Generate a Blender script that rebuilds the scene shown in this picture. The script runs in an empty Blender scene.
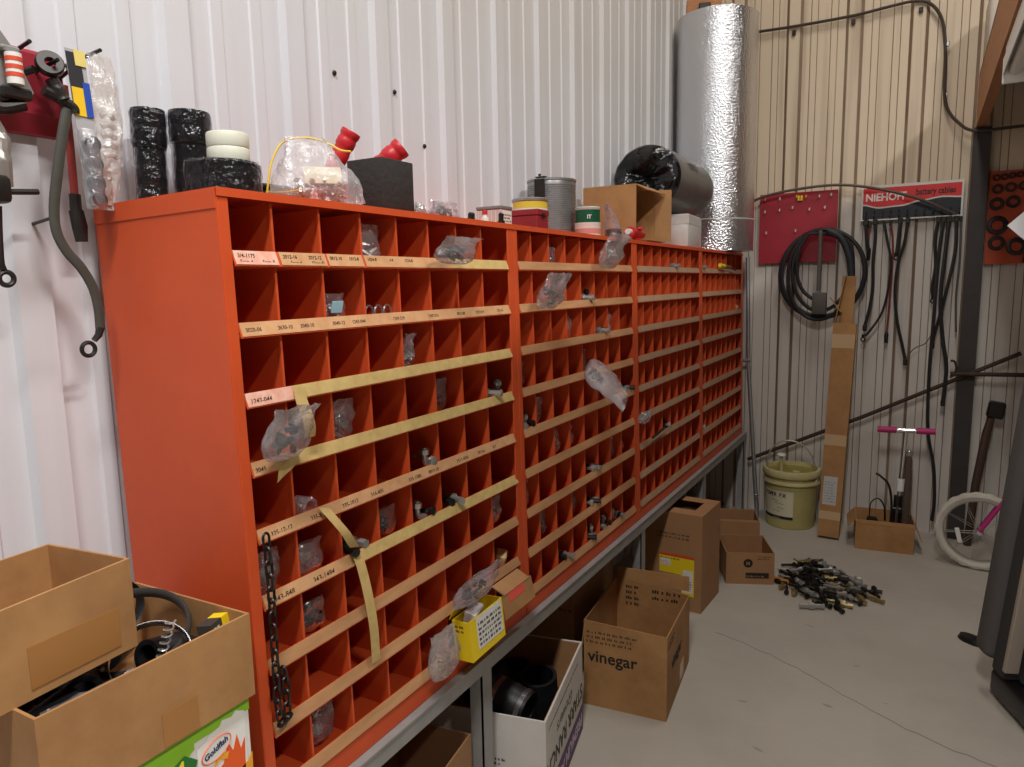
import bpy, bmesh, math, random
from mathutils import Vector, Matrix, Euler, noise
random.seed(7)
PI = math.pi
COL = bpy.context.scene.collection
V = Vector

# ------------------------------------------------------------------ materials
def lin(c):
    c = c / 255.0
    return c / 12.92 if c <= 0.04045 else ((c + 0.055) / 1.055) ** 2.4
def rgb(c): return (lin(c[0]), lin(c[1]), lin(c[2]), 1.0)

MATS = {}
def mat(name, col, rough=0.5, metal=0.0, var=None, bump=None, spec=0.5, stretch=None):
    """var=(scale, strength, second colour) mixes a worn/dirty tone in by noise; bump=(scale, strength)"""
    if name in MATS: return MATS[name]
    m = bpy.data.materials.new(name); m.use_nodes = True
    nt = m.node_tree; b = nt.nodes['Principled BSDF']
    b.inputs['Base Color'].default_value = rgb(col)
    b.inputs['Roughness'].default_value = rough
    b.inputs['Metallic'].default_value = metal
    b.inputs['Specular IOR Level'].default_value = spec
    tc = mp = None
    if var or bump:
        tc = nt.nodes.new('ShaderNodeTexCoord'); mp = nt.nodes.new('ShaderNodeMapping')
        nt.links.new(tc.outputs['Object'], mp.inputs['Vector'])
        if stretch: mp.inputs['Scale'].default_value = stretch
    if var:
        n = nt.nodes.new('ShaderNodeTexNoise'); n.inputs['Scale'].default_value = var[0]
        n.inputs['Detail'].default_value = 5; n.inputs['Roughness'].default_value = 0.65
        nt.links.new(mp.outputs['Vector'], n.inputs['Vector'])
        r = nt.nodes.new('ShaderNodeValToRGB')
        r.color_ramp.elements[0].position = 0.38; r.color_ramp.elements[1].position = 0.72
        r.color_ramp.elements[0].color = (0, 0, 0, 1); r.color_ramp.elements[1].color = (var[1],) * 3 + (1,)
        nt.links.new(n.outputs['Fac'], r.inputs['Fac'])
        mx = nt.nodes.new('ShaderNodeMixRGB')
        mx.inputs['Color1'].default_value = rgb(col); mx.inputs['Color2'].default_value = rgb(var[2])
        nt.links.new(r.outputs['Color'], mx.inputs['Fac'])
        nt.links.new(mx.outputs['Color'], b.inputs['Base Color'])
    if bump:
        n = nt.nodes.new('ShaderNodeTexNoise'); n.inputs['Scale'].default_value = bump[0]; n.inputs['Detail'].default_value = 3
        nt.links.new(mp.outputs['Vector'], n.inputs['Vector'])
        bp = nt.nodes.new('ShaderNodeBump'); bp.inputs['Strength'].default_value = bump[1]; bp.inputs['Distance'].default_value = 0.01
        nt.links.new(n.outputs['Fac'], bp.inputs['Height']); nt.links.new(bp.outputs['Normal'], b.inputs['Normal'])
    MATS[name] = m
    return m

def plastic(name, tint, gloss=0.3, milk=0.06, rough=0.12, base=0.09):
    """thin clear plastic film: mostly see-through, with crinkled highlights and a little haze"""
    m = bpy.data.materials.new(name); m.use_nodes = True; nt = m.node_tree
    for n in list(nt.nodes): nt.nodes.remove(n)
    out = nt.nodes.new('ShaderNodeOutputMaterial')
    tr = nt.nodes.new('ShaderNodeBsdfTransparent'); tr.inputs['Color'].default_value = rgb(tint)
    gl = nt.nodes.new('ShaderNodeBsdfGlossy'); gl.inputs['Roughness'].default_value = rough
    gl.inputs['Color'].default_value = (0.95, 0.95, 0.97, 1)
    df = nt.nodes.new('ShaderNodeBsdfDiffuse'); df.inputs['Color'].default_value = (0.93, 0.91, 0.95, 1)
    lw = nt.nodes.new('ShaderNodeLayerWeight'); lw.inputs['Blend'].default_value = gloss
    tc = nt.nodes.new('ShaderNodeTexCoord')
    ns = nt.nodes.new('ShaderNodeTexNoise'); ns.inputs['Scale'].default_value = 38; ns.inputs['Detail'].default_value = 4; ns.inputs['Distortion'].default_value = 1.2
    nt.links.new(tc.outputs['Object'], ns.inputs['Vector'])
    bp = nt.nodes.new('ShaderNodeBump'); bp.inputs['Strength'].default_value = 0.9; bp.inputs['Distance'].default_value = 0.012
    nt.links.new(ns.outputs['Fac'], bp.inputs['Height'])
    for n in (gl, lw): nt.links.new(bp.outputs['Normal'], n.inputs['Normal'])
    a = nt.nodes.new('ShaderNodeMixShader'); b = nt.nodes.new('ShaderNodeMixShader')
    ad = nt.nodes.new('ShaderNodeMath'); ad.operation = 'MULTIPLY_ADD'; ad.inputs[1].default_value = .8; ad.inputs[2].default_value = base; ad.use_clamp = True
    nt.links.new(lw.outputs['Fresnel'], ad.inputs[0]); nt.links.new(ad.outputs[0], a.inputs['Fac']); nt.links.new(tr.outputs[0], a.inputs[1]); nt.links.new(gl.outputs[0], a.inputs[2])
    b.inputs['Fac'].default_value = milk
    nt.links.new(a.outputs[0], b.inputs[1]); nt.links.new(df.outputs[0], b.inputs[2]); nt.links.new(b.outputs[0], out.inputs['Surface'])
    MATS[name] = m
    return m

ORANGE = mat('orange_paint', (210, 84, 40), 0.48, var=(9, 0.35, (188, 68, 32)), spec=.4)
LIPTAN = mat('tan_label_paper', (208, 160, 114), 0.75, var=(30, 0.6, (178, 122, 80)))
LIPWOOD = mat('worn_wood_strip', (190, 142, 98), 0.7, var=(40, 0.6, (150, 104, 66)), stretch=(1, .15, 1))
LIPGREY = mat('dusty_label_paper', (166, 134, 106), 0.8, var=(30, 0.5, (140, 108, 82)))
TAPE = mat('masking_tape', (208, 180, 116), 0.7, var=(35, 0.6, (172, 138, 80)))
PINK = mat('faded_label_paper', (226, 160, 136), 0.75, var=(60, 0.7, (236, 208, 186)))
INK = mat('black_ink', (30, 26, 24), 0.7)
INKB = mat('brown_print', (74, 56, 40), 0.8)
GREYSTEEL = mat('grey_angle_steel', (156, 155, 152), 0.45, 0.15, var=(20, 0.4, (126, 126, 126)))
CARD = mat('cardboard', (178, 132, 82), 0.8, var=(6, 0.8, (140, 98, 58)))
CARDD = mat('cardboard_plain', (168, 124, 84), 0.8, var=(6, 0.5, (146, 104, 68)))
CARDIN = mat('cardboard_inside', (176, 130, 84), 0.85, var=(9, 0.6, (134, 96, 60)))
BLACKR = mat('black_rubber', (26, 26, 28), 0.45, bump=(60, 0.1))
BLACKP = mat('black_plastic', (22, 22, 23), 0.35)
BLACKW = mat('shrink_wrapped_black', (22, 23, 26), 0.14, bump=(55, 1.0))
DARKST = mat('dark_steel', (62, 58, 54), 0.4, 0.8, var=(30, 0.5, (40, 36, 32)))
ZINC = mat('zinc_steel', (184, 183, 178), 0.32, 0.65)
BRASS = mat('brassy_steel', (176, 156, 110), 0.35, 0.85)
STEEL = mat('steel_clamp', (200, 200, 202), 0.22, 0.95)
GALV = mat('galvanised_steel', (170, 172, 172), 0.35, 0.75, var=(25, 0.4, (130, 132, 134)))
RUST = mat('rusty_steel', (74, 52, 42), 0.7, 0.3, var=(20, 0.6, (46, 36, 32)))
WHITEP = mat('white_plastic', (226, 226, 220), 0.4)
RED = mat('red_plastic', (196, 36, 44), 0.4)
REDP = mat('red_paint', (158, 26, 44), 0.5, var=(10, 0.5, (128, 20, 36)))
CLEAR = plastic('clear_film', (252, 249, 253), 0.14, 0.07, .17)
CLEARB = plastic('clear_film_bright', (254, 252, 254), 0.18, 0.12, .15)
WRAP = plastic('shrink_film', (250, 250, 252), 0.12, 0.006, .09, 0.0)
CLEARP = plastic('lilac_film', (250, 240, 252), 0.16, 0.13, .15)

# ------------------------------------------------------------------ object helpers
def tag(o, label=None, cat=None, group=None, kind=None):
    if label: o['label'] = label
    if cat: o['category'] = cat
    if group: o['group'] = group
    if kind: o['kind'] = kind
    return o
def thing(name, label, cat, loc=(0, 0, 0), rot=(0, 0, 0), group=None):
    o = bpy.data.objects.new(name, None); COL.objects.link(o)
    o.location = loc; o.rotation_euler = rot; o.empty_display_size = 0.05
    return tag(o, label, cat, group)
def link(name, me, parent=None, loc=(0, 0, 0), rot=(0, 0, 0)):
    o = bpy.data.objects.new(name, me); COL.objects.link(o)
    o.location = loc; o.rotation_euler = rot
    if parent is not None: o.parent = parent
    return o
def copy_tree(o, parent=None):
    c = o.copy(); COL.objects.link(c)
    if parent is not None: c.parent = parent
    for ch in [x for x in o.children]: copy_tree(ch, c)
    return c

class MB:
    def __init__(s): s.bm = bmesh.new()
    def face(s, pts):
        return s.bm.faces.new([s.bm.verts.new(p) for p in pts])
    def box(s, c, d, rot=None, bevel=0.0, seg=1):
        r = bmesh.ops.create_cube(s.bm, size=1.0)
        M = Matrix.Translation(V(c)) @ (rot.to_4x4() if rot is not None else Matrix()) @ Matrix.Diagonal((d[0], d[1], d[2], 1))
        bmesh.ops.transform(s.bm, matrix=M, verts=r['verts'])
        if bevel:
            es = list({e for v in r['verts'] for e in v.link_edges})
            bmesh.ops.bevel(s.bm, geom=es, offset=bevel, segments=seg, affect='EDGES', profile=0.5)
        return s
    def span(s, a, b, bevel=0.0, seg=1):
        a, b = V(a), V(b)
        return s.box((a + b) / 2, [abs(x) for x in (b - a)], None, bevel, seg)
    def hexa(s, p):
        """8 corners: bottom 4 (ccw), top 4"""
        v = [s.bm.verts.new(q) for q in p]
        for f in ((3, 2, 1, 0), (4, 5, 6, 7), (0, 1, 5, 4), (1, 2, 6, 5), (2, 3, 7, 6), (3, 0, 4, 7)):
            s.bm.faces.new([v[i] for i in f])
        return s
    def tube(s, pts, r, n=8, closed=False, flat=1.0, up=None):
        pts = [V(p) for p in pts]; N = len(pts); rings = []
        rr = r if isinstance(r, (list, tuple)) else [r] * N
        prev = None
        for i, p in enumerate(pts):
            if closed: t = pts[(i + 1) % N] - pts[i - 1]
            else: t = pts[min(i + 1, N - 1)] - pts[max(i - 1, 0)]
            t.normalize()
            if prev is None:
                a = V(up) if up is not None else (V((0, 0, 1)) if abs(t.z) < 0.9 else V((1, 0, 0)))
                prev = a
            b = t.cross(prev)
            if b.length < 1e-6: b = t.cross(V((1, 0.3, 0.2)))
            b.normalize(); a = b.cross(t).normalized(); prev = a
            rings.append([s.bm.verts.new(p + rr[i] * (math.cos(2 * PI * k / n) * b + flat * math.sin(2 * PI * k / n) * a)) for k in range(n)])
        M = N if closed else N - 1
        for i in range(M):
            A, B = rings[i], rings[(i + 1) % N]
            for k in range(n): s.bm.faces.new((A[k], A[(k + 1) % n], B[(k + 1) % n], B[k]))
        if not closed:
            s.bm.faces.new(rings[0][::-1]); s.bm.faces.new(rings[-1])
        return s
    def cyl(s, p0, p1, r0, r1=None, n=16):
        return s.tube([p0, p1], [r0, r0 if r1 is None else r1], n)
    def lathe(s, prof, n=24, M=None, close=False):
        M = M or Matrix(); rings = []
        for r, z in prof:
            if r < 1e-5: rings.append([s.bm.verts.new(M @ V((0, 0, z)))])
            else: rings.append([s.bm.verts.new(M @ V((r * math.cos(2 * PI * k / n), r * math.sin(2 * PI * k / n), z))) for k in range(n)])
        P = len(rings)
        for i in range(P if close else P - 1):
            A, B = rings[i], rings[(i + 1) % P]
            for k in range(n):
                k2 = (k + 1) % n
                if len(A) == 1 and len(B) == 1: continue
                if len(A) == 1: s.bm.faces.new((A[0], B[k2], B[k]))
                elif len(B) == 1: s.bm.faces.new((A[k], A[k2], B[0]))
                else: s.bm.faces.new((A[k], A[k2], B[k2], B[k]))
        return s
    def prism(s, poly, h, M=None):
        M = M or Matrix()
        a = [s.bm.verts.new(M @ V((x, y, 0))) for x, y in poly]; b = [s.bm.verts.new(M @ V((x, y, h))) for x, y in poly]
        s.bm.faces.new(a[::-1]); s.bm.faces.new(b); N = len(poly)
        for i in range(N): s.bm.faces.new((a[i], a[(i + 1) % N], b[(i + 1) % N], b[i]))
        return s
    def torus(s, c, R, r, axis='Z', n=28, k=8, sq=1.0):
        pts = []
        for i in range(n):
            t = 2 * PI * i / n; u, w = R * math.cos(t), R * math.sin(t) * sq
            pts.append(V(c) + V({'Z': (u, w, 0), 'X': (0, u, w), 'Y': (u, 0, w)}[axis]))
        return s.tube(pts, r, k, closed=True, up={'Z': (0, 0, 1), 'X': (1, 0, 0), 'Y': (0, 1, 0)}[axis])
    def grid(s, fn, nu, nv, cu=False):
        vs = [[s.bm.verts.new(fn(i / (nu if cu else nu - 1), j / (nv - 1))) for i in range(nu)] for j in range(nv)]
        for j in range(nv - 1):
            for i in range(nu if cu else nu - 1):
                i2 = (i + 1) % nu
                s.bm.faces.new((vs[j][i], vs[j][i2], vs[j + 1][i2], vs[j + 1][i]))
        return vs
    def solid(s, t):
        bmesh.ops.recalc_face_normals(s.bm, faces=s.bm.faces)
        bmesh.ops.solidify(s.bm, geom=s.bm.faces[:], thickness=t)
        return s
    def mesh(s, name, m, smooth=True, ang=35):
        bmesh.ops.recalc_face_normals(s.bm, faces=s.bm.faces)
        me = bpy.data.meshes.new(name); s.bm.to_mesh(me); s.bm.free()
        me.materials.append(m)
        if smooth:
            me.polygons.foreach_set('use_smooth', [True] * len(me.polygons))
            me.set_sharp_from_angle(angle=math.radians(ang))
        return me
    def done(s, name, m, parent=None, loc=(0, 0, 0), rot=(0, 0, 0), smooth=True, ang=35):
        return link(name, s.mesh(name, m, smooth, ang), parent, loc, rot)

def smoothpath(pts, n=6, closed=False):
    """Catmull-Rom through pts"""
    P = [V(p) for p in pts]; out = []; N = len(P)
    for i in range(N if closed else N - 1):
        p0 = P[i - 1] if (closed or i > 0) else P[0] * 2 - P[1]
        p1, p2 = P[i], P[(i + 1) % N]
        p3 = P[(i + 2) % N] if (closed or i + 2 < N) else P[-1] * 2 - P[-2]
        for k in range(n):
            t = k / n
            out.append(0.5 * ((2 * p1) + (p2 - p0) * t + (2 * p0 - 5 * p1 + 4 * p2 - p3) * t * t + (3 * p1 - p0 - 3 * p2 + p3) * t ** 3))
    if not closed: out.append(P[-1])
    return out

def text(name, body, size, m, parent, M, bold=0.0, align='LEFT', xs=1.0, shear=0.0):
    cu = bpy.data.curves.new(name, 'FONT'); cu.body = body; cu.size = size; cu.align_x = align
    cu.offset = bold; cu.shear = shear; cu.extrude = 0.0002; cu.resolution_u = 3
    t = bpy.data.objects.new(name, cu); COL.objects.link(t)
    dg = bpy.context.evaluated_depsgraph_get(); dg.update()
    me = bpy.data.meshes.new_from_object(t.evaluated_get(dg)); bpy.data.objects.remove(t); bpy.data.curves.remove(cu)
    me.materials.clear(); me.materials.append(m)
    me.transform(Matrix.Diagonal((xs, 1, 1, 1)))
    o = link(name, me, parent); o.matrix_local = M
    return o
def frame(origin, right, up):
    """matrix whose x runs along right, y along up: for lettering and labels on a face"""
    r = V(right).normalized(); u = V(up).normalized(); n = r.cross(u).normalized(); u = n.cross(r)
    return Matrix(((r.x, u.x, n.x, origin[0]), (r.y, u.y, n.y, origin[1]), (r.z, u.z, n.z, origin[2]), (0, 0, 0, 1)))
def scribble(name, w, h, rows, m, parent, M, seed=1, gap=0.45):
    """rows of print too small to read in the photo: short strokes"""
    rn = random.Random(seed); b = MB(); rh = h / rows
    for r in range(rows):
        x = 0.0; y = h - (r + 1) * rh
        while x < w * rn.uniform(0.8, 1.0):
            l = rn.uniform(0.5, 2.2) * rh * 0.6
            for k in range(max(1, int(l / (rh * .35)))):
                hh = rh * (1 - gap) * rn.uniform(.6, 1)
                b.span((x, y, 0), (min(x + rh * .26, w), y + hh, .0003)); x += rh * .36
            x += rh * .35
    o = b.done(name, m, parent, smooth=False); o.matrix_local = M
    return o
def patch(name, w, h, m, parent, M, t=0.0006):
    o = MB().span((0, 0, 0), (w, h, t)).done(name, m, parent, smooth=False); o.matrix_local = M
    return o

# ------------------------------------------------------------------ the room
YB = 3.72
XR, YF, ZC = 6.5, -4.5, 4.7
def profile(u0, u1, phase, pitch=0.305, wide=0.0):
    """corrugated wall panel: one tall rib and two shallow ribs every 305 mm; (distance along, height)"""
    pts = []; k = math.floor((u0 - phase) / pitch) - 1
    base = [(-.034 - wide, 0), (-.026, .017), (.026, .017), (.034 + wide, 0)]
    for off in (.1017, .2033): base += [(off - .0165 - wide * .3, 0), (off - .013, .0045), (off + .013, .0045), (off + .0165 + wide * .3, 0)]
    while True:
        o = phase + k * pitch
        if o - .05 > u1: break
        for a, h in base:
            if u0 < o + a < u1: pts.append((o + a, h))
        k += 1
    return [(u0, 0)] + pts + [(u1, 0)]

def wallmat(name, low, high, zsplit, soft, streak):
    m = bpy.data.materials.new(name); m.use_nodes = True; nt = m.node_tree; b = nt.nodes['Principled BSDF']
    b.inputs['Roughness'].default_value = 0.45
    tc = nt.nodes.new('ShaderNodeTexCoord'); sx = nt.nodes.new('ShaderNodeSeparateXYZ'); nt.links.new(tc.outputs['Object'], sx.inputs[0])
    n1 = nt.nodes.new('ShaderNodeTexNoise'); n1.inputs['Scale'].default_value = 3.0; n1.inputs['Detail'].default_value = 5
    nt.links.new(tc.outputs['Object'], n1.inputs['Vector'])
    ma = nt.nodes.new('ShaderNodeMath'); ma.operation = 'MULTIPLY_ADD'; ma.inputs[1].default_value = soft * 1.2
    nt.links.new(n1.outputs['Fac'], ma.inputs[0]); nt.links.new(sx.outputs['Z'], ma.inputs[2])
    mr = nt.nodes.new('ShaderNodeMapRange'); mr.inputs['From Min'].default_value = zsplit; mr.inputs['From Max'].default_value = zsplit + soft
    nt.links.new(ma.outputs[0], mr.inputs['Value'])
    mx = nt.nodes.new('ShaderNodeMixRGB'); mx.inputs['Color1'].default_value = rgb(low); mx.inputs['Color2'].default_value = rgb(high)
    nt.links.new(mr.outputs['Result'], mx.inputs['Fac'])
    mp = nt.nodes.new('ShaderNodeMapping'); mp.inputs['Scale'].default_value = (14, 14, 0.5); nt.links.new(tc.outputs['Object'], mp.inputs['Vector'])
    n2 = nt.nodes.new('ShaderNodeTexNoise'); n2.inputs['Scale'].default_value = 1.0; n2.inputs['Detail'].default_value = 4
    nt.links.new(mp.outputs['Vector'], n2.inputs['Vector'])
    rp = nt.nodes.new('ShaderNodeValToRGB'); rp.color_ramp.elements[0].position = .55; rp.color_ramp.elements[1].position = .8
    rp.color_ramp.elements[0].color = (0, 0, 0, 1); rp.color_ramp.elements[1].color = (streak,) * 3 + (1,)
    nt.links.new(n2.outputs['Fac'], rp.inputs['Fac'])
    m2 = nt.nodes.new('ShaderNodeMixRGB'); m2.inputs['Color2'].default_value = rgb((120, 92, 66))
    nt.links.new(rp.outputs['Color'], m2.inputs['Fac']); nt.links.new(mx.outputs['Color'], m2.inputs['Color1'])
    nt.links.new(m2.outputs['Color'], b.inputs['Base Color'])
    return m
WALLL = wallmat('white_wall_paint', (216, 217, 221), (210, 208, 206), 2.2, .5, .12)
WALLB = wallmat('stained_wall_paint', (206, 199, 190), (214, 196, 170), 1.86, .12, .5)
SEAM = mat('panel_flank_brown', (120, 96, 74), 0.7, var=(4, .8, (166, 148, 128)), stretch=(1, 1, .35))
FLOORM = mat('grey_painted_concrete', (184, 176, 163), 0.5, var=(2.2, 0.55, (158, 149, 137)), bump=(40, 0.06))

def struct(b, name, m, **k): return tag(b.done(name, m, **k), kind='structure')
b = MB(); pr = profile(YF, YB, 0.505)
for (u0, h0), (u1, h1) in zip(pr, pr[1:]): b.face([(h0 - .001, u0, 0), (h1 - .001, u1, 0), (h1 - .001, u1, ZC), (h0 - .001, u0, ZC)])
bmesh.ops.remove_doubles(b.bm, verts=b.bm.verts, dist=1e-5)
struct(b, 'wall_left', WALLL, smooth=False)
b = MB(); pr = profile(0, XR, 0.577, wide=.010)
for (u0, h0), (u1, h1) in zip(pr, pr[1:]):
    cuts = [(u0, h0, u1, h1, 0)]
    if h0 != h1:                                             # sloping flank: browner colour from its foot most of the way up
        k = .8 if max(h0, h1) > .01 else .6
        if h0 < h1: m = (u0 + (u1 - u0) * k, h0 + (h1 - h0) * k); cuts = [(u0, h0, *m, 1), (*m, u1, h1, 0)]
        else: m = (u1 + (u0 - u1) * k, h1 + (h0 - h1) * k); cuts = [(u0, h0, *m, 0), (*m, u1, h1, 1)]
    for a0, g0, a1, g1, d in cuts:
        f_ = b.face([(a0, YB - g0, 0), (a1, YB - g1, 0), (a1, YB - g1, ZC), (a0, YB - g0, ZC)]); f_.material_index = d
bmesh.ops.remove_doubles(b.bm, verts=b.bm.verts, dist=1e-5)
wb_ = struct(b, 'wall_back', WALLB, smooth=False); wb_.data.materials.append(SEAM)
b = MB(); rn_ = random.Random(3); P_ = [V((.62 + 1.3 * t, 2.02 - .62 * t + .025 * math.sin(9 * t) + rn_.uniform(-.006, .006), .0004)) for t in [i / 40 for i in range(41)]]
q_ = [(b.bm.verts.new(p + V((0, .0022, 0))), b.bm.verts.new(p - V((0, .0022, 0)))) for p in P_]
for i in range(40): b.bm.faces.new((q_[i][0], q_[i][1], q_[i + 1][1], q_[i + 1][0]))
struct(b, 'trim_8', mat('floor_crack_dirt', (128, 120, 108), .8), smooth=False)
rn_ = random.Random(9)
for i in range(9):
    x, y = rn_.uniform(.75, 1.45), rn_.uniform(1.2, 2.5); a_ = rn_.uniform(0, 6); L_ = rn_.uniform(.008, .022); b = MB()
    b.face([(x + L_ * math.cos(a_ + t) * (1 if k % 2 else .8), y + .35 * L_ * math.sin(t) + .2 * L_ * math.cos(t), .0005) for k, t in enumerate([2 * PI * j / 9 for j in range(9)])]); struct(b, 'trim_%d' % (i + 9), mat('floor_scuff', (160, 151, 138), .7), smooth=False)
ROOMW = mat('dim_shop_wall', (84, 80, 76), 0.85)
struct(MB().span((-.1, YF, -.1), (XR, YB + .1, 0)), 'floor', FLOORM, smooth=False)
struct(MB().span((-.1, YF, ZC), (XR, YB + .1, ZC + .1)), 'ceiling', ROOMW, smooth=False)
struct(MB().span((XR, YF, 0), (XR + .1, YB + .1, ZC)), 'wall_right', ROOMW, smooth=False)
struct(MB().span((-.1, YF - .1, 0), (XR, YF, ZC)), 'wall_front', ROOMW, smooth=False)
# steel column on the back wall, the loft joists and deck at the right
COLM = mat('dark_column_paint', (58, 52, 48), 0.6, var=(14, .5, (40, 36, 34)))
b = MB(); b.span((1.455, 3.655, 0), (1.53, 3.664, 2.148)).span((1.488, 3.664, 0), (1.497, 3.69, 2.148)).span((1.455, 3.69, 0), (1.53, 3.697, 2.148))
struct(b, 'trim_1', COLM, smooth=False)
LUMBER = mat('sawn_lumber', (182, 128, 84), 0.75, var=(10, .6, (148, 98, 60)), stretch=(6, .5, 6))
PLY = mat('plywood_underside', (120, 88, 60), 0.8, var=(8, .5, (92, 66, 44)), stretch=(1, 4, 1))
for i, x in enumerate((1.463, 1.87, 2.28, 2.69, 3.1)):  # joists and deck extended unseen towards the camera, to block the right-hand light
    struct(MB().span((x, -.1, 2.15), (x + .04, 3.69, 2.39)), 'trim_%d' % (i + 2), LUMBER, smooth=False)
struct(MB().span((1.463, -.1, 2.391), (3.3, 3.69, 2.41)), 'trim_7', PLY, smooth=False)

# ------------------------------------------------------------------ the four orange parts cabinets
H, W, D = 1.067, 0.9033, 0.317
B0 = V((0.36777, -0.003, 0.498))
EX = V((0.99977, 0, 0.02133)); EY = V((0, 1, 0)); EZ = V((-0.02133, 0, 0.99977))
URot = Matrix((EX, EY, EZ)).transposed()
def U(x, y, z): return B0 + EX * x + EY * y + EZ * z       # point in the cabinets' own frame
SH = [.950 - .1134 * i for i in range(8)] + [.043]          # shelf heights, top row first
DV = [.113 + .1079 * i for i in range(7)]                   # divider positions
UE = URot.to_euler()
rows = ['top row', 'second row', 'third row', 'fourth row', 'fifth row', 'sixth row', 'seventh row', 'eighth row', 'bottom row']
cols = ['first', 'second', 'third', 'fourth', 'fifth', 'sixth', 'seventh', 'eighth']
cabs = ['nearest', 'second', 'third', 'farthest']

shelf_me = MB().span((-D + .003, .003, -.001), (-.004, W - .003, .001)).mesh('shelf', ORANGE, False)
def divider_mesh(h):
    b = MB(); b.span((-D + .004, -.0008, .0015), (-.009, .0008, h)); b.span((-.012, -.0022, .0015), (-.007, .0022, h))
    return b.mesh('divider', ORANGE, False)
div_me = divider_mesh(.1134 - .0015); div_top = divider_mesh(H - .012 - .95 - .0015); div_bot = divider_mesh(.156 - .043 - .0015)
def lipmesh(y0, y1, thick=.0012, off=0.0, z0=0.0, z1=.0245, name='lip', m=ORANGE):
    b = MB()
    # leaning strip: the foot stands forward of the head
    b.hexa([(.004 + off - thick, y0, z0), (.004 + off, y0, z0), (.004 + off, y1, z0), (.004 + off - thick, y1, z0),
            (-.004 + off - thick, y0, z1), (-.004 + off, y0, z1), (-.004 + off, y1, z1), (-.004 + off - thick, y1, z1)])
    return b.mesh(name, m, False)
lip_me = lipmesh(.024, W - .028)
side_me = None
def cabinet(k):
    t = thing('parts_cabinet', ['nearest orange steel pigeonhole cabinet, with handwritten tape strips and a chain',
              'second orange pigeonhole cabinet back, most of its cubbies holding plastic bags',
              'third orange pigeonhole cabinet back, nearly empty cubbies, under the black roll',
              'farthest orange pigeonhole cabinet, in the room corner under the foil roll'][k], 'cabinet',
              U(0, k * W, 0), UE, 'orange pigeonhole cabinets')
    g = .0006
    b = MB(); b.span((-D, g, 0), (0, g + .0015, H - .001)); b.span((-.02, g, 0), (0, .022, .003)) if 0 else None
    b.done('side_panel', ORANGE, t, smooth=False)
    MB().span((-D, W - g - .0015, 0), (0, W - g, H - .001)).done('side_panel', ORANGE, t, smooth=False)
    MB().span((-.0015, g + .0015, .0), (0.0015, .022, H - .012), .0006).done('stile', ORANGE, t, smooth=False)
    MB().span((-.0015, W - .03, .0), (0.0015, W - g - .0015, H - .012), .0006).done('stile', ORANGE, t, smooth=False)
    MB().span((-D, .003, 0), (-D + .0015, W - .003, H - .002)).done('back_panel', ORANGE, t, smooth=False)
    b = MB(); b.span((-D, g, H - .0008), (.004, W - g, H + .0012)); b.span((.0025, g, H - .012), (.004, W - g, H - .0008))
    b.done('top_panel', ORANGE, t, smooth=False)
    if k == 0:
        MB().span((-D, -.0012, H - .03), (.0, g, H - .001)).done('top_flange', ORANGE, t, smooth=False)
    b = MB(); b.span((-.001, .003, .0), (.001, W - .003, .043)); b.span((-.02, .003, .0), (-.001, W - .003, .002)); b.done('bottom_rail', ORANGE, t, smooth=False)
    for r in range(9):
        link('shelf', shelf_me, t, (0, 0, SH[r]))
        for y in DV:
            link('divider', div_top if r == 0 else (div_bot if r == 8 else div_me), t, (0, y, SH[r]))
        lp = link('shelf_lip', lip_me, t, (0, 0, SH[r]))
        strips(k, r, lp)
    return t
def strip(lp, y0, y1, m, z0=.0025, z1=.0245, off=.0008):
    return link('label_strip', lipmesh(y0, y1, .0005, off, z0, z1, 'label_strip', m), lp)
def hand(lp, y, s, size=.0105, z=.008, sx=1.0):
    M = frame((.0052 - .008 * z / .0245, y, z), (0, 1, 0), (-.3, 0, 1))
    text('handwriting', s, size, INK, lp, M, .00012, 'LEFT', sx, .15)
def strips(k, r, lp):
    if k >= 2: strip(lp, .026, W - .03, LIPGREY); return
    if k == 1: strip(lp, .026, W - .03, LIPWOOD); return
    if r == 0:
        for a, c, m in ((.026, .112, PINK), (.118, .224, LIPTAN), (.229, .322, LIPTAN), (.328, .62, LIPTAN), (.6205, .872, TAPE)): strip(lp, a, c, m)
        for y, s in ((.032, '3/4-1175'), (.124, '2012-16'), (.182, '2012-12'), (.234, '0812-10'), (.284, '1012-8'), (.335, '1024-8'), (.40, '-14'), (.45, '1216-8')): hand(lp, y, s, .0095, .0135)
        for y, s in ((.034, 'Snap-6'), (.078, 'Snap-8'), (.138, 'Snap-6'), (.186, '(Snap 8)')): hand(lp, y, s, .0095, .004)
    elif r == 1:
        strip(lp, .026, W - .028, LIPTAN)
        for y, s in ((.034, '3020-06'), (.10, '3630-10'), (.15, '3040-10'), (.228, '3040-12'), (.28, '1243-044'), (.40, '1247-210'), (.52, '1247-216'), (.63, '0812-08'), (.71, '1012-014'), (.81, '212-16')): hand(lp, y, s, .0098, .009)
    elif r == 2:
        strip(lp, .026, .125, PINK); strip(lp, .1255, W - .028, TAPE); hand(lp, .032, '1243-044', .0115, .007)
    elif r == 3:
        strip(lp, .026, .07, LIPTAN); strip(lp, .0705, W - .028, TAPE); hand(lp, .03, '3045', .011, .007)
    elif r == 4:
        strip(lp, .026, .7, LIPTAN); strip(lp, .7005, W - .028, LIPTAN)
        for y, s in ((.05, '335-12-12'), (.14, '335-8'), (.22, '335-1012'), (.30, '316-405'), (.42, '335-1080'), (.49, '0812-10'), (.60, '2512-4006'), (.69, '202-6x'), (.76, '317')): hand(lp, y, s, .0115, .007)
    elif r == 5:
        strip(lp, .026, .235, LIPTAN); strip(lp, .2355, W - .022, TAPE)
        for y, s in ((.045, '343-848'), (.135, '343-1484')): hand(lp, y, s, .014, .006)
    else:
        strip(lp, .026, W - .028, LIPWOOD)
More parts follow.
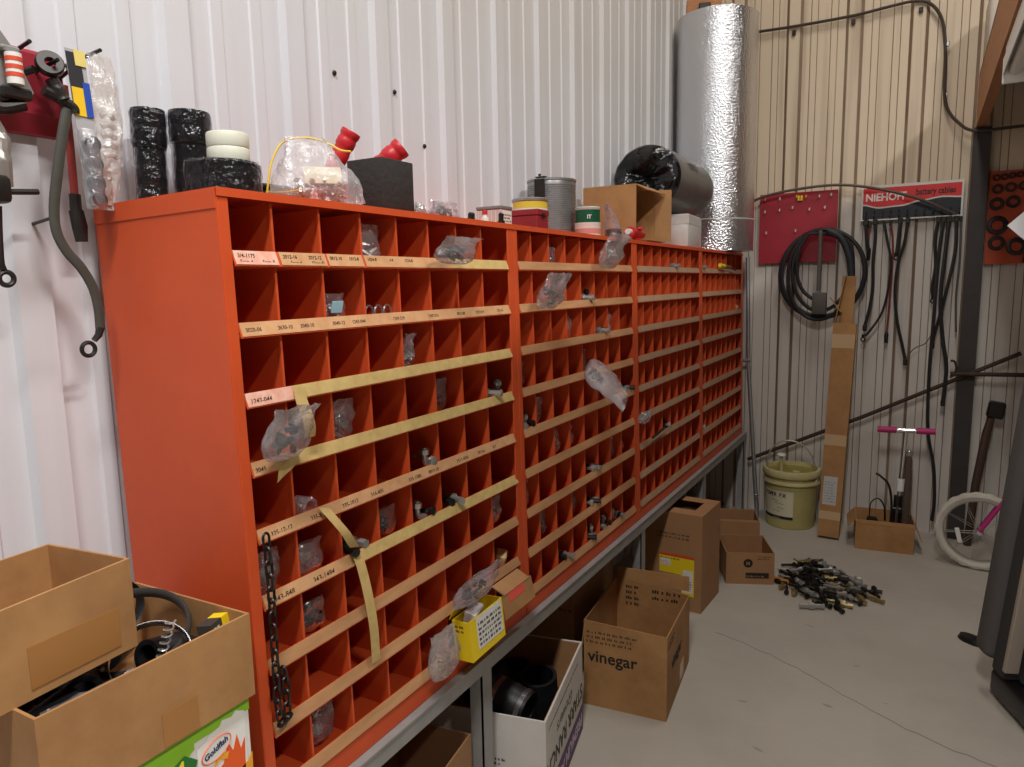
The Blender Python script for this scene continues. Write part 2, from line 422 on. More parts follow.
cab = [cabinet(k) for k in range(4)]

# loose ends of masking tape and the chain on the nearest cabinet
def ribbon(name, path, w, m, parent, wdir=(0, 1, 0), twist=0.0):
    b = MB(); pts = smoothpath(path, 5); n = len(pts); vs = []
    for i, p in enumerate(pts):
        d = Matrix.Rotation(twist * i / n, 3, 'Z') @ V(wdir).normalized() * w / 2
        vs.append((b.bm.verts.new(p - d), b.bm.verts.new(p + d)))
    for i in range(n - 1): b.bm.faces.new((vs[i][0], vs[i][1], vs[i + 1][1], vs[i + 1][0]))
    b.solid(.0004)
    return b.done(name, m, parent)
def on_lip(c, name_idx, r): return [x for x in c.children if x.name.startswith('shelf_lip')][r]
L2, L4, L5, L3 = (on_lip(cab[0], 0, i) for i in (2, 4, 5, 3))
def rel(r, pts): return [(x, y, z - SH[r]) for x, y, z in pts]
ribbon('peeling_tape', rel(2, [(.006, .134, .744), (.012, .131, .722), (.022, .132, .695), (.02, .138, .672), (.012, .143, .655)]), .026, TAPE, L2)
ribbon('peeling_tape', rel(4, [(.006, .17, .52), (.018, .178, .5), (.026, .198, .468), (.02, .222, .436), (.012, .236, .424)]), .027, TAPE, L4, (0, .9, -.25))
ribbon('peeling_tape', rel(5, [(.006, .245, .41), (.014, .247, .385), (.022, .252, .33), (.026, .258, .26), (.02, .266, .182)]), .024, TAPE, L5)
ribbon('peeling_tape', rel(3, [(.007, .12, .628), (.012, .1, .62), (.016, .078, .613), (.018, .062, .606)]), .022, TAPE, L3, (0, .25, 1))

# ------------------------------------------------------------------ steel stand under the cabinets
st = thing('cabinet_stand', 'grey angle steel stand carrying the row of orange cabinets', 'stand', (0, 0, 0))
b = MB(); b.span((.335, -.03, .492), (.388, 3.66, .4965)).span((.381, -.03, .455), (.385, 3.66, .492)); b.done('front_rail', GREYSTEEL, st, smooth=False)
b = MB(); b.span((.055, -.03, .486), (.1, 3.66, .490)).span((.055, -.03, .45), (.059, 3.66, .486)); b.done('rear_rail', GREYSTEEL, st, smooth=False)
for y in (.0, .645, 1.80, 2.70, 3.61):
    b = MB(); b.span((.345, y, .002), (.381, y + .004, .49)).span((.377, y, .002), (.381, y + .046, .49)); b.done('leg', GREYSTEEL, st, smooth=False)
    b = MB(); b.span((.044, y, .002), (.08, y + .004, .49)).span((.044, y, .002), (.048, y + .046, .49)); b.done('leg', GREYSTEEL, st, smooth=False)
    MB().span((.082, y, .46), (.343, y + .03, .485)).done('cross_bar', GREYSTEEL, st, smooth=False)

# ------------------------------------------------------------------ camera, light
Rm = Matrix(((0.8668489664238863, 0.49821099023890814, -0.01893881239693746),
             (-0.052091785717819986, 0.12828322934803157, 0.9903685470211425),
             (-0.4958420265271678, 0.8575133948068723, -0.13715488491564765)))
cam = bpy.data.cameras.new('camera'); co = bpy.data.objects.new('camera', cam); COL.objects.link(co)
cam.sensor_fit = 'HORIZONTAL'; cam.sensor_width = 36; cam.lens = 712.97 / 1024 * 36; cam.clip_start = .02
co.matrix_world = Matrix.Translation(V((1.28482, -0.74013, 1.41047))) @ Matrix((Rm[0], Rm[1], -Rm[2])).transposed().to_4x4()
bpy.context.scene.camera = co
def area(loc, size, power, col=(1, 1, 1), rot=(0, 0, 0)):
    l = bpy.data.lights.new('ceiling_light', 'AREA'); l.shape = 'RECTANGLE'; l.size, l.size_y = size; l.energy = power; l.color = col
    o = bpy.data.objects.new('ceiling_light', l); COL.objects.link(o); o.location = loc; o.rotation_euler = rot
    return o
#LIGHTS
area((1.2, -1.15, 3.7), (.25, 1.3), 77, (1, .985, .975))
area((3.3, -0.5, 4.3), (.25, 1.3), 145, (1, .96, .92))
area((1.15, 2.0, 4.3), (.25, 1.3), 27, (1, .93, .85))
w = bpy.data.worlds.new('world'); bpy.context.scene.world = w; w.use_nodes = True
w.node_tree.nodes['Background'].inputs[0].default_value = (.5, .5, .52, 1); w.node_tree.nodes['Background'].inputs[1].default_value = .1
vs = bpy.context.scene.view_settings
vs.view_transform = 'Standard'; vs.look = 'None'; vs.gamma = 1; vs.use_curve_mapping = False; vs.exposure = 0.0
bpy.context.scene.cycles.transparent_max_bounces = 24

# ---REST---
# ------------------------------------------------------------------ open cardboard boxes
def open_box(name, label, w, d, h, loc, rz=0.0, m=CARD, flaps=None, t=.004, group=None, tilt=0.0, hs=None, inner=None):
    """box with its origin at the middle of its base; flaps: side -> (length, angle from upright, positive outwards)"""
    T = thing(name, label, 'box', loc, (tilt, 0, rz), group)
    hs = hs or {}; hx, hy = w / 2, d / 2
    b = MB()
    # corner heights follow the side walls
    H4 = [hs.get(i, h) for i in range(4)]      # (-x-y, +x-y, +x+y, -x+y)
    O = [(-hx, -hy), (hx, -hy), (hx, hy), (-hx, hy)]; I = [(-hx + t, -hy + t), (hx - t, -hy + t), (hx - t, hy - t), (-hx + t, hy - t)]
    ob = [b.bm.verts.new((x, y, 0)) for x, y in O]; ot = [b.bm.verts.new((x, y, z)) for (x, y), z in zip(O, H4)]
    ib = [b.bm.verts.new((x, y, t)) for x, y in I]; it = [b.bm.verts.new((x, y, z)) for (x, y), z in zip(I, H4)]
    b.bm.faces.new(ob[::-1]); b.bm.faces.new(ib)
    for i in range(4):
        j = (i + 1) % 4
        b.bm.faces.new((ob[i], ob[j], ot[j], ot[i])); b.bm.faces.new((it[i], it[j], ib[j], ib[i])); b.bm.faces.new((ot[i], ot[j], it[j], it[i]))
    b.done('box_body', m, T, smooth=False)
    for s, (L, a) in (flaps or {}).items():
        n = {'-x': (-1, 0), '+x': (1, 0), '-y': (0, -1), '+y': (0, 1)}[s]
        wid = (d if n[0] else w) - .006; f = MB()
        f.span((-wid / 2, -t / 2, .001), (wid / 2, t / 2, L))
        o = f.done('flap', inner or m, T, smooth=False)
        ang = math.atan2(-n[0], n[1]) if True else 0
        i0 = {'-x': (0, 3), '+x': (1, 2), '-y': (0, 1), '+y': (2, 3)}[s]
        z = (H4[i0[0]] + H4[i0[1]]) / 2
        o.matrix_local = Matrix.Translation((n[0] * (hx - t / 2), n[1] * (hy - t / 2), z)) @ Matrix.Rotation(ang, 4, 'Z') @ Matrix.Rotation(-a, 4, 'X')
    return T
R_ = math.radians

# big boxes on the floor, under and in front of the stand
vb = open_box('cardboard_box', 'open cardboard box printed vinegar, on the floor in front of the grey stand', .278, .40, .292, (.472, 1.530, 0), R_(6), CARD,
              {'+y': (.055, R_(4)), '-x': (.09, R_(174))}, hs={0: .300, 1: .288, 2: .262, 3: .295})
text('lettering', 'vinegar', .058, INK, vb, frame((-.125, -.2008, .160), (1, 0, 0), (0, 0, 1)), .0009)
text('lettering', 'vinegar', .058, INK, vb, frame((.1398, -.125, .14), (0, 1, 0), (0, 0, 1)), .0009)
scribble('small_print', .17, .05, 3, INKB, vb, frame((-.13, -.2006, .225), (1, 0, 0), (0, 0, 1)), 3)
scribble('small_print', .10, .03, 2, INKB, vb, frame((.1394, -.185, .235), (0, 1, 0), (0, 0, 1)), 4)
scribble('small_print', .11, .05, 2, INK, vb, frame((0.0, .1955, .225), (1, 0, 0), (0, 0, 1)), 5)
scribble('small_print', .05, .09, 4, INK, vb, frame((-.10, .1955, .19), (1, 0, 0), (0, 0, 1)), 6)
patch('tape_patch', .07, .06, mat('clear_tape', (196, 170, 140), .25), vb, frame((.1394, .02, .02), (0, 1, 0), (0, 0, 1)))

db = open_box('cardboard_box', 'shadowed cardboard box under the stand, behind the vinegar box',   .24, .36, .33, (.150, 1.60, 0), 0, CARDD, {'+x': (.10, R_(-70))})
scribble('small_print', .15, .02, 1, INKB, db, frame((-.03, -.181, .26), (1, 0, 0), (0, 0, 1)), 9)

tb = thing('cardboard_box', 'tall closed cardboard box with yellow label and slot cut in its top', 'box', (.399, 2.282, 0), (0, 0, R_(-3)))
hx, hy, hh = .132, .126, .428
b = MB(); b.span((-hx, -hy, 0), (hx, -hy + .004, hh)).span((-hx, hy - .004, 0), (hx, hy, hh)).span((-hx, -hy + .004, 0), (-hx + .004, hy - .004, hh)).span((hx - .004, -hy + .004, 0), (hx, hy - .004, hh)).span((-hx + .004, -hy + .004, 0), (hx - .004, hy - .004, .004))
b.done('box_body', CARDD, tb, smooth=False)
MB().span((-hx, -hy, hh), (hx, -hy + .07, hh + .003)).done('top_flap', CARDD, tb, smooth=False)
MB().span((-hx, hy - .06, hh), (hx, hy, hh + .003)).done('top_flap', CARDD, tb, smooth=False)
MB().span((.078, -hy + .0705, hh), (hx, hy - .0605, hh + .003)).done('top_flap', CARDD, tb, smooth=False)
YEL = mat('yellow_label', (238, 206, 28), .5); WHL = mat('white_label', (224, 222, 214), .55); REDL = mat('red_label', (214, 74, 44), .55)
F = lambda x, z: frame((x, -hy - .0004, z), (1, 0, 0), (0, 0, 1))
patch('yellow_label', .155, .075, YEL, tb, F(-.055, .158)); patch('yellow_label_stub', .055, .09, YEL, tb, F(.045, .068))
patch('red_label_strip', .155, .012, REDL, tb, F(-.055, .2335))
F2 = lambda x, z: frame((x, -hy - .0011, z), (1, 0, 0), (0, 0, 1))
patch('white_label', .045, .10, WHL, tb, F2(.05, .082)); patch('white_label', .045, .03, WHL, tb, F2(-.05, .19))
scribble('small_print', .04, .02, 2, REDL, tb, frame((-.048, -hy - .0020, .195), (1, 0, 0), (0, 0, 1)), 12)
scribble('small_print', .085, .012, 1, INK, tb, F2(-.05, .221), 13); scribble('small_print', .04, .05, 5, INKB, tb, frame((.052, -hy - .0020, .09), (1, 0, 0), (0, 0, 1)), 14)
scribble('small_print', .16, .032, 2, INKB, tb, F(-.07, .315), 15)

sb = open_box('cardboard_box', 'small open cardboard box with round black logo, beside the pile of fittings', .218, .245, .152, (.595, 2.672, 0), R_(23), CARDD)
b = MB(); b.lathe([(0, 0), (.021, 0), (.021, .0005), (0, .0005)], 24); o = b.done('round_logo', INK, sb); o.matrix_local = frame((-.01, -.1226, .102), (1, 0, 0), (0, 0, 1))
text('logo_letter', 'M', .022, CARDD, sb, frame((-.0185, -.1234, .094), (1, 0, 0), (0, 0, 1)), .0006)
patch('printed_bar', .105, .026, INK, sb, frame((-.02, -.1229, .03), (1, 0, 0), (0, 0, 1)))
scribble('bar_print', .095, .014, 1, CARDD, sb, frame((-.015, -.1238, .036), (1, 0, 0), (0, 0, 1)), 21)
scribble('small_print', .06, .022, 2, INKB, sb, frame((.035, -.1229, .12), (1, 0, 0), (0, 0, 1)), 22)
fb = open_box('cardboard_box', 'small cardboard box at the foot of the galvanised pipe, behind the logo box', .20, .22, .155, (.47, 3.08, 0), R_(18), CARDD, {'-y': (.06, R_(-100))})
# crumpled grey rag behind it
b = MB()
def rag(u, v):
    a = 2 * PI * u; r = .14 * v
    return V((r * math.cos(a), r * .8 * math.sin(a), .075 * (1 - v ** 1.4) + .025 * (1 - v) * 0 + .022 * noise.noise(V((math.cos(a) * 3 * v, math.sin(a) * 3 * v, 4))) * (1 - v ** 4) + .012 * (1 - v)))
vsg = b.grid(rag, 22, 9, cu=True); b.bm.faces.new(vsg[-1][::-1]); bmesh.ops.remove_doubles(b.bm, verts=b.bm.verts, dist=1e-4)
tag(b.done('rag', mat('grey_cloth', (92, 92, 94), .9), None, (.27, 3.38, .001)), 'crumpled grey cloth on the floor under the far end of the stand', 'cloth')

# white fruit box and its rubber couplings
WBOX = mat('white_box_board', (214, 210, 204), .6, var=(8, .35, (190, 186, 180)))
sr = open_box('fruit_box', 'white open fruit box with purple band, full of black rubber couplings', .325, .435, .295, (0, 0, 0), 0, WBOX, None, t=.005)
th = math.atan2(.09, .425)                       # the long printed side leans away from the stand
ax, ay = V((math.cos(th), math.sin(th), 0)), V((-math.sin(th), math.cos(th), 0))
sr.location = V((.497, .762, 0)) - ax * .1625 + ay * .2175; sr.rotation_euler = (0, 0, th)
for c in [x for x in sr.children if x.name.startswith('box_body')]: pass
MB().span((-.157, -.212, .006), (.157, .212, .009)).done('inner_liner', CARDIN, sr, smooth=False)
MB().span((-.157, .2095, .009), (.157, .2118, .293)).done('inner_liner', CARDIN, sr, smooth=False)
MB().span((-.1570, -.21, .009), (-.1550, .209, .293)).done('inner_liner', CARDIN, sr, smooth=False)
MB().span((.155, -.21, .009), (.1570, .209, .293)).done('inner_liner', CARDIN, sr, smooth=False)
PUR = mat('purple_print', (92, 52, 104), .55)
X5 = .1630
patch('purple_band', .43, .088, PUR, sr, frame((X5, -.215, .002), (0, 1, 0), (0, 0, 1)))
DKG = mat('dark_green_print', (40, 52, 44), .6)
text('lettering', 'STARR RANCH', .068, DKG, sr, frame((X5 + .0004, .208, .165), (0, -1, 0), (0, 0, -1)), .0008, xs=.93)
text('lettering', 'Growers', .05, mat('grey_print', (120, 116, 112), .6), sr, frame((X5 + .0004, .08, .222), (0, -1, 0), (0, 0, -1)), .0001, shear=.3)
text('lettering', 'PREMIUM APPLES', .052, mat('pale_lilac_print', (206, 190, 210), .6), sr, frame((X5 + .0012, .20, .066), (0, -1, 0), (0, 0, -1)), .0012)
scribble('small_print', .40, .010, 1, DKG, sr, frame((X5, -.19, .255), (0, 1, 0), (0, 0, 1)), 31)
scribble('small_print', .07, .026, 2, INK, sr, frame((-.02, -.2182, .15), (1, 0, 0), (0, 0, 1)), 32)
def coupling(label, loc, rot, r=.052, L=.11, bands=True):
    t = thing('rubber_coupling', label, 'coupling', loc, rot, 'rubber couplings in the white box')
    MB().lathe([(r * .82, -L / 2), (r, -L / 2), (r, -L * .1), (r * 1.06, 0), (r, L * .1), (r, L / 2), (r * .82, L / 2)], 26, close=True).done('sleeve', BLACKR, t)
    if bands:
        for z in (-.36, .36):
            MB().lathe([(r, z * L - .007), (r + .0025, z * L - .007), (r + .0025, z * L + .007), (r, z * L + .007)], 26, close=True).done('band_clamp', STEEL, t)
            b = MB(); b.cyl((r + .006, -.011, z * L), (r + .006, .011, z * L), .005, n=8); b.done('clamp_screw', STEEL, t)
    return t
def SRP(x, y, z): return sr.location + ax * x + ay * y + V((0, 0, z))
coupling('black rubber coupling with two bright steel bands, in the white fruit box', SRP(.035, -.115, .268), (0, R_(102), th + R_(-12)))
coupling('black rubber coupling standing on end at the back of the fruit box', SRP(.06, .085, .185), (R_(8), 0, 0), .056, .12, False)
coupling('black rubber coupling against the stand side of the fruit box', SRP(-.085, .02, .225), (R_(84), 0, R_(15)), .055, .13, False)
coupling('black rubber coupling in the far corner of the fruit box', SRP(-.035, .148, .17), (R_(4), R_(3), 0), .045, .11, False)
coupling('black rubber coupling under the banded one in the fruit box', SRP(.06, -.10, .075), (0, 0, 0), .056, .12, False)
coupling('black rubber coupling low beside the leg in the fruit box', SRP(-.09, -.15, .085), (0, 0, 0), .05, .15, False)
coupling('black rubber coupling lying deep in the fruit box', SRP(.055, .09, .068), (R_(90), 0, 0), .05, .1, False)

lb = open_box('cardboard_box', 'open brown cardboard box under the stand, beside the white fruit box', .215, .30, .30, (.272, .462, 0), R_(8), CARDD)
MB().lathe([(0, .012), (.028, .012), (.03, .008), (.03, -.02), (0, -.02)], 20).done('cap', WHITEP) and None
cap_ = bpy.data.objects['cap']; cap_.name = 'pipe_plug'; cap_.location = (.30, .44, .03); tag(cap_, 'small white pipe cap in the brown box under the stand', 'cap')
gb = open_box('plastic_bin', 'pale grey green plastic bin under the stand, behind the brown box', .11, .3, .235, (.082, .47, 0), 0, mat('pale_green_plastic', (164, 170, 158), .5))
gb['category'] = 'bin'
# ------------------------------------------------------------------ foreground boxes at the end of the cabinets
GREEN = mat('lime_print', (142, 200, 40), .5); ORP = mat('orange_print', (236, 96, 36), .5); AMB = mat('amber_print', (244, 168, 44), .5)
gx = thing('snack_box', 'green and white snack carton carrying the open hose box', 'carton', (.265, -.216, 0), (0, 0, 0))
SW = mat('white_carton', (232, 232, 224), .5)
MB().span((-.135, -.15, 0), (.135, .163, .785), .002).done('carton_body', SW, gx, smooth=False)
G = lambda y, z, o=0.0: frame((.1352 + o, y, z), (0, 1, 0), (0, 0, 1))
patch('green_band', .313, .024, GREEN, gx, G(-.15, .761))
def blob(name, poly, m, M, o=.0006):
    q = MB().prism(poly, o).done(name, m, gx, smooth=False); q.matrix_local = M; return q
blob('green_patch', [(0, 0), (.09, .0), (.14, .022), (.19, .038), (.215, .052), (.215, .0612), (0, .0612)], GREEN, G(-.15, .70))
blob('pouch_print', [(0, 0), (.085, 0), (.085, .092), (.07, .10), (.062, .094), (.045, .098), (.04, .09), (.02, .088), (.016, .08), (0, .076)], mat('pouch_white', (240, 238, 232), .45), G(.068, .672, .0008))
blob('orange_print', [(0, 0), (.078, 0), (.080, .05), (.072, .035), (.066, .062), (.058, .04), (.050, .058), (.040, .03), (.026, .022), (.012, .028), (0, .02)], ORP, G(.070, .672, .0016))
blob('amber_print', [(0, 0), (.020, 0), (.021, .035), (.014, .026), (0, .02)], AMB, G(.141, .655, .0016))
blob('amber_print', [(0, .004), (.014, .014), (.026, .008), (.030, .018), (.012, .024)], AMB, G(.090, .698, .0026))
b = MB(); b.lathe([(0, 0), (.026, 0), (.026, .0008), (0, .0008)], 26); o = b.done('oval_badge', WHITEP, gx); o.matrix_local = frame((.1378, .099, .733), (0, 1, .3), (0, -.3, 1)) @ Matrix.Diagonal((1, .58, 1, 1))
b = MB(); b.torus((0, 0, .0006), .026, .0011, 'Z', 30, 4); o = b.done('oval_rim', ORP, gx); o.matrix_local = frame((.1378, .099, .733), (0, 1, .3), (0, -.3, 1)) @ Matrix.Diagonal((1, .58, 1, 1))
text('lettering', 'Goldfish', .0128, mat('navy_print', (40, 42, 92), .5), gx, frame((.1390, .078, .7235), (0, 1, .3), (0, -.3, 1)), .0004, shear=.2)
blob('leaf_print', [(0, .01), (.02, 0), (.055, .01), (.066, .04), (.046, .058), (.014, .045)], mat('leaf_green_print', (34, 112, 44), .5), G(.002, .694, .0012))
text('lettering', '24', .034, mat('yellow_print', (246, 214, 44), .5), gx, G(.014, .722, .0022), .001)

bb = open_box('cardboard_box', 'open cardboard box of hoses on the snack carton, against the orange cabinet end', .287, .308, .132, (.268, -.202, .7862), 0, CARD, None, hs={3: .126, 2: .133, 1: .133, 0: .125})
patch('packing_tape', .055, .05, mat('brown_tape', (166, 116, 64), .35), bb, frame((.1437, .0, .002), (0, 1, 0), (0, 0, 1)))
MB().span((-.135, -.145, .005), (.135, .145, .012)).done('base_pad', CARDIN, bb, smooth=False)
ab = open_box('cardboard_box', 'open cardboard box stacked on the hose box, topmost by the white wall', .178, .33, .122, (.274, -.360, .9172), R_(5), CARD, None, hs={2: .128, 3: .124})
patch('packing_tape', .12, .055, mat('brown_tape', (166, 116, 64), .35), ab, frame((.0894, .02, .012), (0, 1, 0), (0, 0, 1)))
MB().torus((0, 0, 0), .03, .006, 'Z', 20, 8).done('seal_ring', BLACKR); o = bpy.data.objects['seal_ring']; o.location = (.25, -.30, 1.035); o.rotation_euler = (R_(70), 0, R_(80)); o.scale = (1, 1, 1)
tag(o, 'black rubber ring inside the topmost cardboard box', 'ring'); o.location = (.25, -.30, .958)

def loop_thing(name, label, cat, pts, r, m, n=8, closed=False, flat=1.0, up=None, group=None):
    return tag(MB().tube(smoothpath(pts, 6, closed), r, n, closed, flat, up).done(name, m), label, cat, group)
# what lies in the hose box
Z0 = .82
def ringpts(c, R, tilt, ax='x', n=14, sq=1):
    M = Matrix.Rotation(tilt, 3, ax.upper()); return [V(c) + M @ V((R * math.cos(2 * PI * i / n), R * sq * math.sin(2 * PI * i / n), 0)) for i in range(n)]
def facing(c, d): return Matrix.Translation(c) @ V(d).to_track_quat('Z', 'Y').to_matrix().to_4x4()
def arc(c, d, R, n=40): M = facing(c, d); return [M @ V((R * math.cos(2 * PI * k / n), R * math.sin(2 * PI * k / n), 0)) for k in range(n)]
tag(MB().tube(arc((.255, -.140, .893), (.33, -.24, .91), .080), .0042, 8, True, 2.6, V((.33, -.24, .91))).done('drive_belt', mat('grey_rubber', (70, 68, 67), .4)), 'grey ribbed belt curving along the cabinet side of the hose box', 'belt')
loop_thing('drive_belt', 'black belt standing on edge at the wall side of the hose box', 'belt', ringpts((.158, -.105, .897), .040, R_(80), 'y'), .010, BLACKR, closed=True, flat=.35)
def hose_clamp(label, c, R, tilt, ax):
    t = thing('hose_clamp', label, 'clamp', c, (tilt if ax == 'x' else 0, tilt if ax == 'y' else 0, 0), 'hose clamps in the hose box')
    MB().tube(ringpts((0, 0, 0), R, 0, n=26), .0065, 6, True, .12 * 0 + .9, (0, 0, 1)).done('band', STEEL, t) if 0 else MB().lathe([(R, -.007), (R + .0014, -.007), (R + .0014, .007), (R, .007)], 40, close=True).done('band', STEEL, t)
    b = MB(); b.box((R + .007, 0, 0), (.012, .022, .013), None, .002); b.done('screw_housing', STEEL, t)
    MB().cyl((R + .007, -.02, 0), (R + .007, .015, 0), .0035, n=8).done('screw', ZINC, t)
    return t
hc = hose_clamp('wide steel hose clamp with bright screw housing in the hose box', (.345, -.168, .896), .054, R_(28), 'x'); hc.matrix_world = facing((.330, -.160, .880), (.50, -.34, .80)) @ Matrix.Rotation(R_(170), 4, 'Z')
hc = hose_clamp('smaller steel hose clamp lying low in the hose box', (.25, -.21, .868), .03, R_(60), 'x'); hc.matrix_world = facing((.20, -.225, .882), (.75, -.5, .42))
b = MB(); pts = [V((.0085 * math.cos(t * .9), .0085 * math.sin(t * .9), .0021 * t * 1.5)) for t in range(0, 44)]
b.tube(pts, .0022, 6); o = b.done('coil_spring', ZINC); o.location = (.312, -.135, .858); o.rotation_euler = (R_(-10), R_(15), 0); o.scale = (.8, .8, .5); tag(o, 'small bright coil spring in the hose box', 'spring')
for i, (c, R, L, rot) in enumerate([((.21, -.15, .862), .028, .07, (R_(80), 0, R_(40))), ((.27, -.235, .868), .026, .10, (R_(90), 0, R_(70))), ((.325, -.30, .862), .024, .07, (R_(90), 0, R_(20))), ((.2, -.255, .855), .028, .08, (R_(90), 0, R_(100))),
        ((.325, -.09, .85), .026, .08, (R_(90), 0, R_(95))), ((.365, -.235, .835), .020, .08, (R_(90), 0, R_(8))), ((.27, -.10, .845), .026, .07, (R_(75), 0, R_(10))), ((.24, -.305, .85), .024, .06, (R_(90), 0, R_(60)))]):
    t = MB().lathe([(R * .7, -L / 2), (R, -L / 2), (R, L / 2), (R * .7, L / 2)], 22, close=True).done('hose_piece', BLACKR, None, c, rot)
    tag(t, ['short black hose stub under the grey belt in the hose box', 'black hose piece lying mid box beside the silver bag', 'black hose piece at the near end of the hose box', 'black hose piece under the stacked box in the hose box', 'black hose piece below the tiny yellow carton in the hose box', 'black hose piece along the front wall of the hose box', 'black hose piece against the cabinet side of the hose box', 'black hose piece deepest under the stacked box in the hose box'][i], 'hose', 'black hose pieces in the hose box')
b = MB()
def foilbag(u, v):
    return V(((u - .5) * .045, (v - .5) * .13, .016 * math.sin(PI * u) * math.sin(PI * v) ** .5 + .01 * noise.noise(V((u * 5, v * 7, 1)))))
b.grid(foilbag, 12, 20); b.solid(.0012); o = b.done('foil_pouch', mat('silver_film', (120, 120, 126), .35, .3, bump=(50, .6)), None, (.362, -.255, .872), (R_(-3), R_(32), 0)); tag(o, 'silver plastic pouch along the front wall of the hose box', 'pouch')
t = thing('parts_carton', 'tiny yellow and black carton in the corner of the hose box', 'carton', (.365, -.078, .895), (0, R_(-8), R_(20)))
MB().span((-.012, -.022, -.014), (.012, .006, .016)).done('black_end', mat('white_black_label', (60, 58, 54), .5), t, smooth=False)
MB().span((-.012, .0061, -.014), (.012, .024, .016)).done('yellow_end', YEL, t, smooth=False)
scribble('small_print', .022, .022, 3, WHITEP, t, frame((.0122, -.020, -.01), (0, 1, 0), (0, 0, 1)), 41)

# chain hanging in the nearest cabinet
b = MB()
def chain(path, pitch=.021):
    P = smoothpath(path, 30); acc = 0; last = P[0]; q = [P[0]]
    for p in P[1:]:
        acc += (p - last).length; last = p
        if acc >= pitch: q.append(p); acc = 0
    for i in range(len(q) - 1):
        c = (q[i] + q[i + 1]) / 2; t = (q[i + 1] - q[i]).normalized(); s = V((1, 0, 0)) if i % 2 else V((0, 1, 0))
        s = (s - t * s.dot(t)).normalized(); L = pitch * .5 + .004; w = .0062; pts = []
        for k in range(14):
            a = 2 * PI * k / 14; pts.append(c + t * (math.cos(a) * (L - w) + (w if math.cos(a) >= 0 else -w)) + s * math.sin(a) * w)
        b.tube(pts, .0024, 6, True, up=tuple(t.cross(s)))
chain([U(.014, .030, .515), U(.018, .028, .43), U(.017, .027, .36), U(.018, .024, .28), U(.018, .022, .22), U(.018, .030, .185), U(.018, .040, .19), U(.018, .042, .26), U(.018, .036, .30)])
tag(b.done('steel_chain', DARKST), 'dark steel chain hanging down the front edge of the nearest orange cabinet', 'chain')

# ------------------------------------------------------------------ things standing on the cabinets
TOP = lambda x: 1.5690 - .0213 * (.345 - x)
def wrapped_stack(label, x, y, r, rb, hgt, n):
    t = thing('coupling_stack', label, 'couplings', (x, y, TOP(x)), (R_(-1), 0, 0), 'shrink wrapped coupling stacks')
    h = hgt / n
    for i in range(n):
        rr = r if i >= n - 2 else rb
        z = i * h
        MB().lathe([(rr * .7, z), (rr * .97, z), (rr, z + .004), (rr, z + h - .005), (rr * .97, z + h - .0005), (rr * .7, z + h - .0005)], 26, close=True).done('coupling', BLACKW, t)
    b = MB()
    def f(u, v):
        a = 2 * PI * u; R = (r if v > .62 else rb * 1.02) + .0015 + .003 * noise.noise(V((math.cos(a) * 2, math.sin(a) * 2, v * 6 + x * 30)))
        return V((R * math.cos(a), R * math.sin(a), v * hgt * .98 + .001))
    b.grid(f, 30, 22, cu=True); b.done('plastic_wrap', WRAP, t)
    b = MB()
    def w(u, v): return V((rb + .002 + .028 * u * math.sin(PI * v), -.01 + .008 * noise.noise(V((u * 3, v * 5, 2))), hgt * (.35 + .5 * v)))
    b.grid(w, 6, 12); o = b.done('wrap_tail', CLEARB, t); o.rotation_euler = (0, 0, R_(-150 if x < .11 else -30))
    return t
wrapped_stack('shrink wrapped stack of black couplings nearest the wall', .078, .077, .0285, .0245, .165, 5)
wrapped_stack('taller looking shrink wrapped stack of black couplings, second from the wall', .106, .140, .0360, .0310, .168, 6)
t = thing('wide_coupling', 'wide black wrapped coupling with two white couplings on top', 'coupling', (.245, .097, TOP(.245)))
MB().lathe([(.03, 0), (.057, 0), (.06, .004), (.06, .052), (.057, .056), (.03, .056)], 30, close=True).done('coupling_body', BLACKW, t)
b = MB()
def f(u, v):
    a = 2 * PI * u; R = .0615 + .003 * noise.noise(V((math.cos(a) * 3, math.sin(a) * 3, v * 4))); return V((R * math.cos(a), R * math.sin(a), .001 + v * .056))
b.grid(f, 34, 8, cu=True); b.done('plastic_wrap', WRAP, t)
IV = mat('ivory_plastic', (222, 222, 204), .45)
for i in range(2):
    z = TOP(.245) + .0575 + i * .0245
    o = MB().lathe([(.026, 0), (.0335, 0), (.0345, .002), (.0345, .0215), (.0335, .0238), (.026, .0238)], 28, close=True).done('white_coupling', IV, None, (.245, .11, z))
    tag(o, ['ivory plastic coupling ring resting on the wide black coupling', 'topmost ivory coupling ring, above another ivory ring'][i], 'coupling', 'ivory couplings')

# crinkled bag builder
def bagmesh(seed, w, d, h, nu=22, nv=12, flop=(0, 0), taper=0.0):
    b = MB(); rn = random.Random(seed); ph = rn.uniform(0, 50)
    def f(u, v):
        a = 2 * PI * u
        bell = (1 - math.exp(-v * 9)) * (1 - v ** 1.6) ** .8
        ww = w / 2 * (.86 + .14 * math.sin(PI * min(v * 1.4, 1))) * (1 if v < .9 else 1.04); dd = d / 2 * bell + .0012
        ww *= 1 - taper * v ** 1.2
        if v == 0: ww *= .8; dd = d * .25
        nz = noise.noise(V((math.cos(a) * 1.6 + ph, math.sin(a) * 1.6, v * 4.0)))
        n2 = noise.noise(V((math.cos(a) * 5 + ph, math.sin(a) * 5, v * 9)))
        k = 1 + .16 * nz + .07 * n2
        return V((dd * k * math.sin(a) + flop[0] * v * v + .012 * (h / .09) * v * nz, ww * k * math.cos(a) + flop[1] * v * v, h * v * (1 + .05 * n2 * (v > .5))))
    g = b.grid(f, nu, nv, cu=True); b.bm.faces.new(g[0][::-1])
    return b.mesh('bag', CLEAR, True, 50)
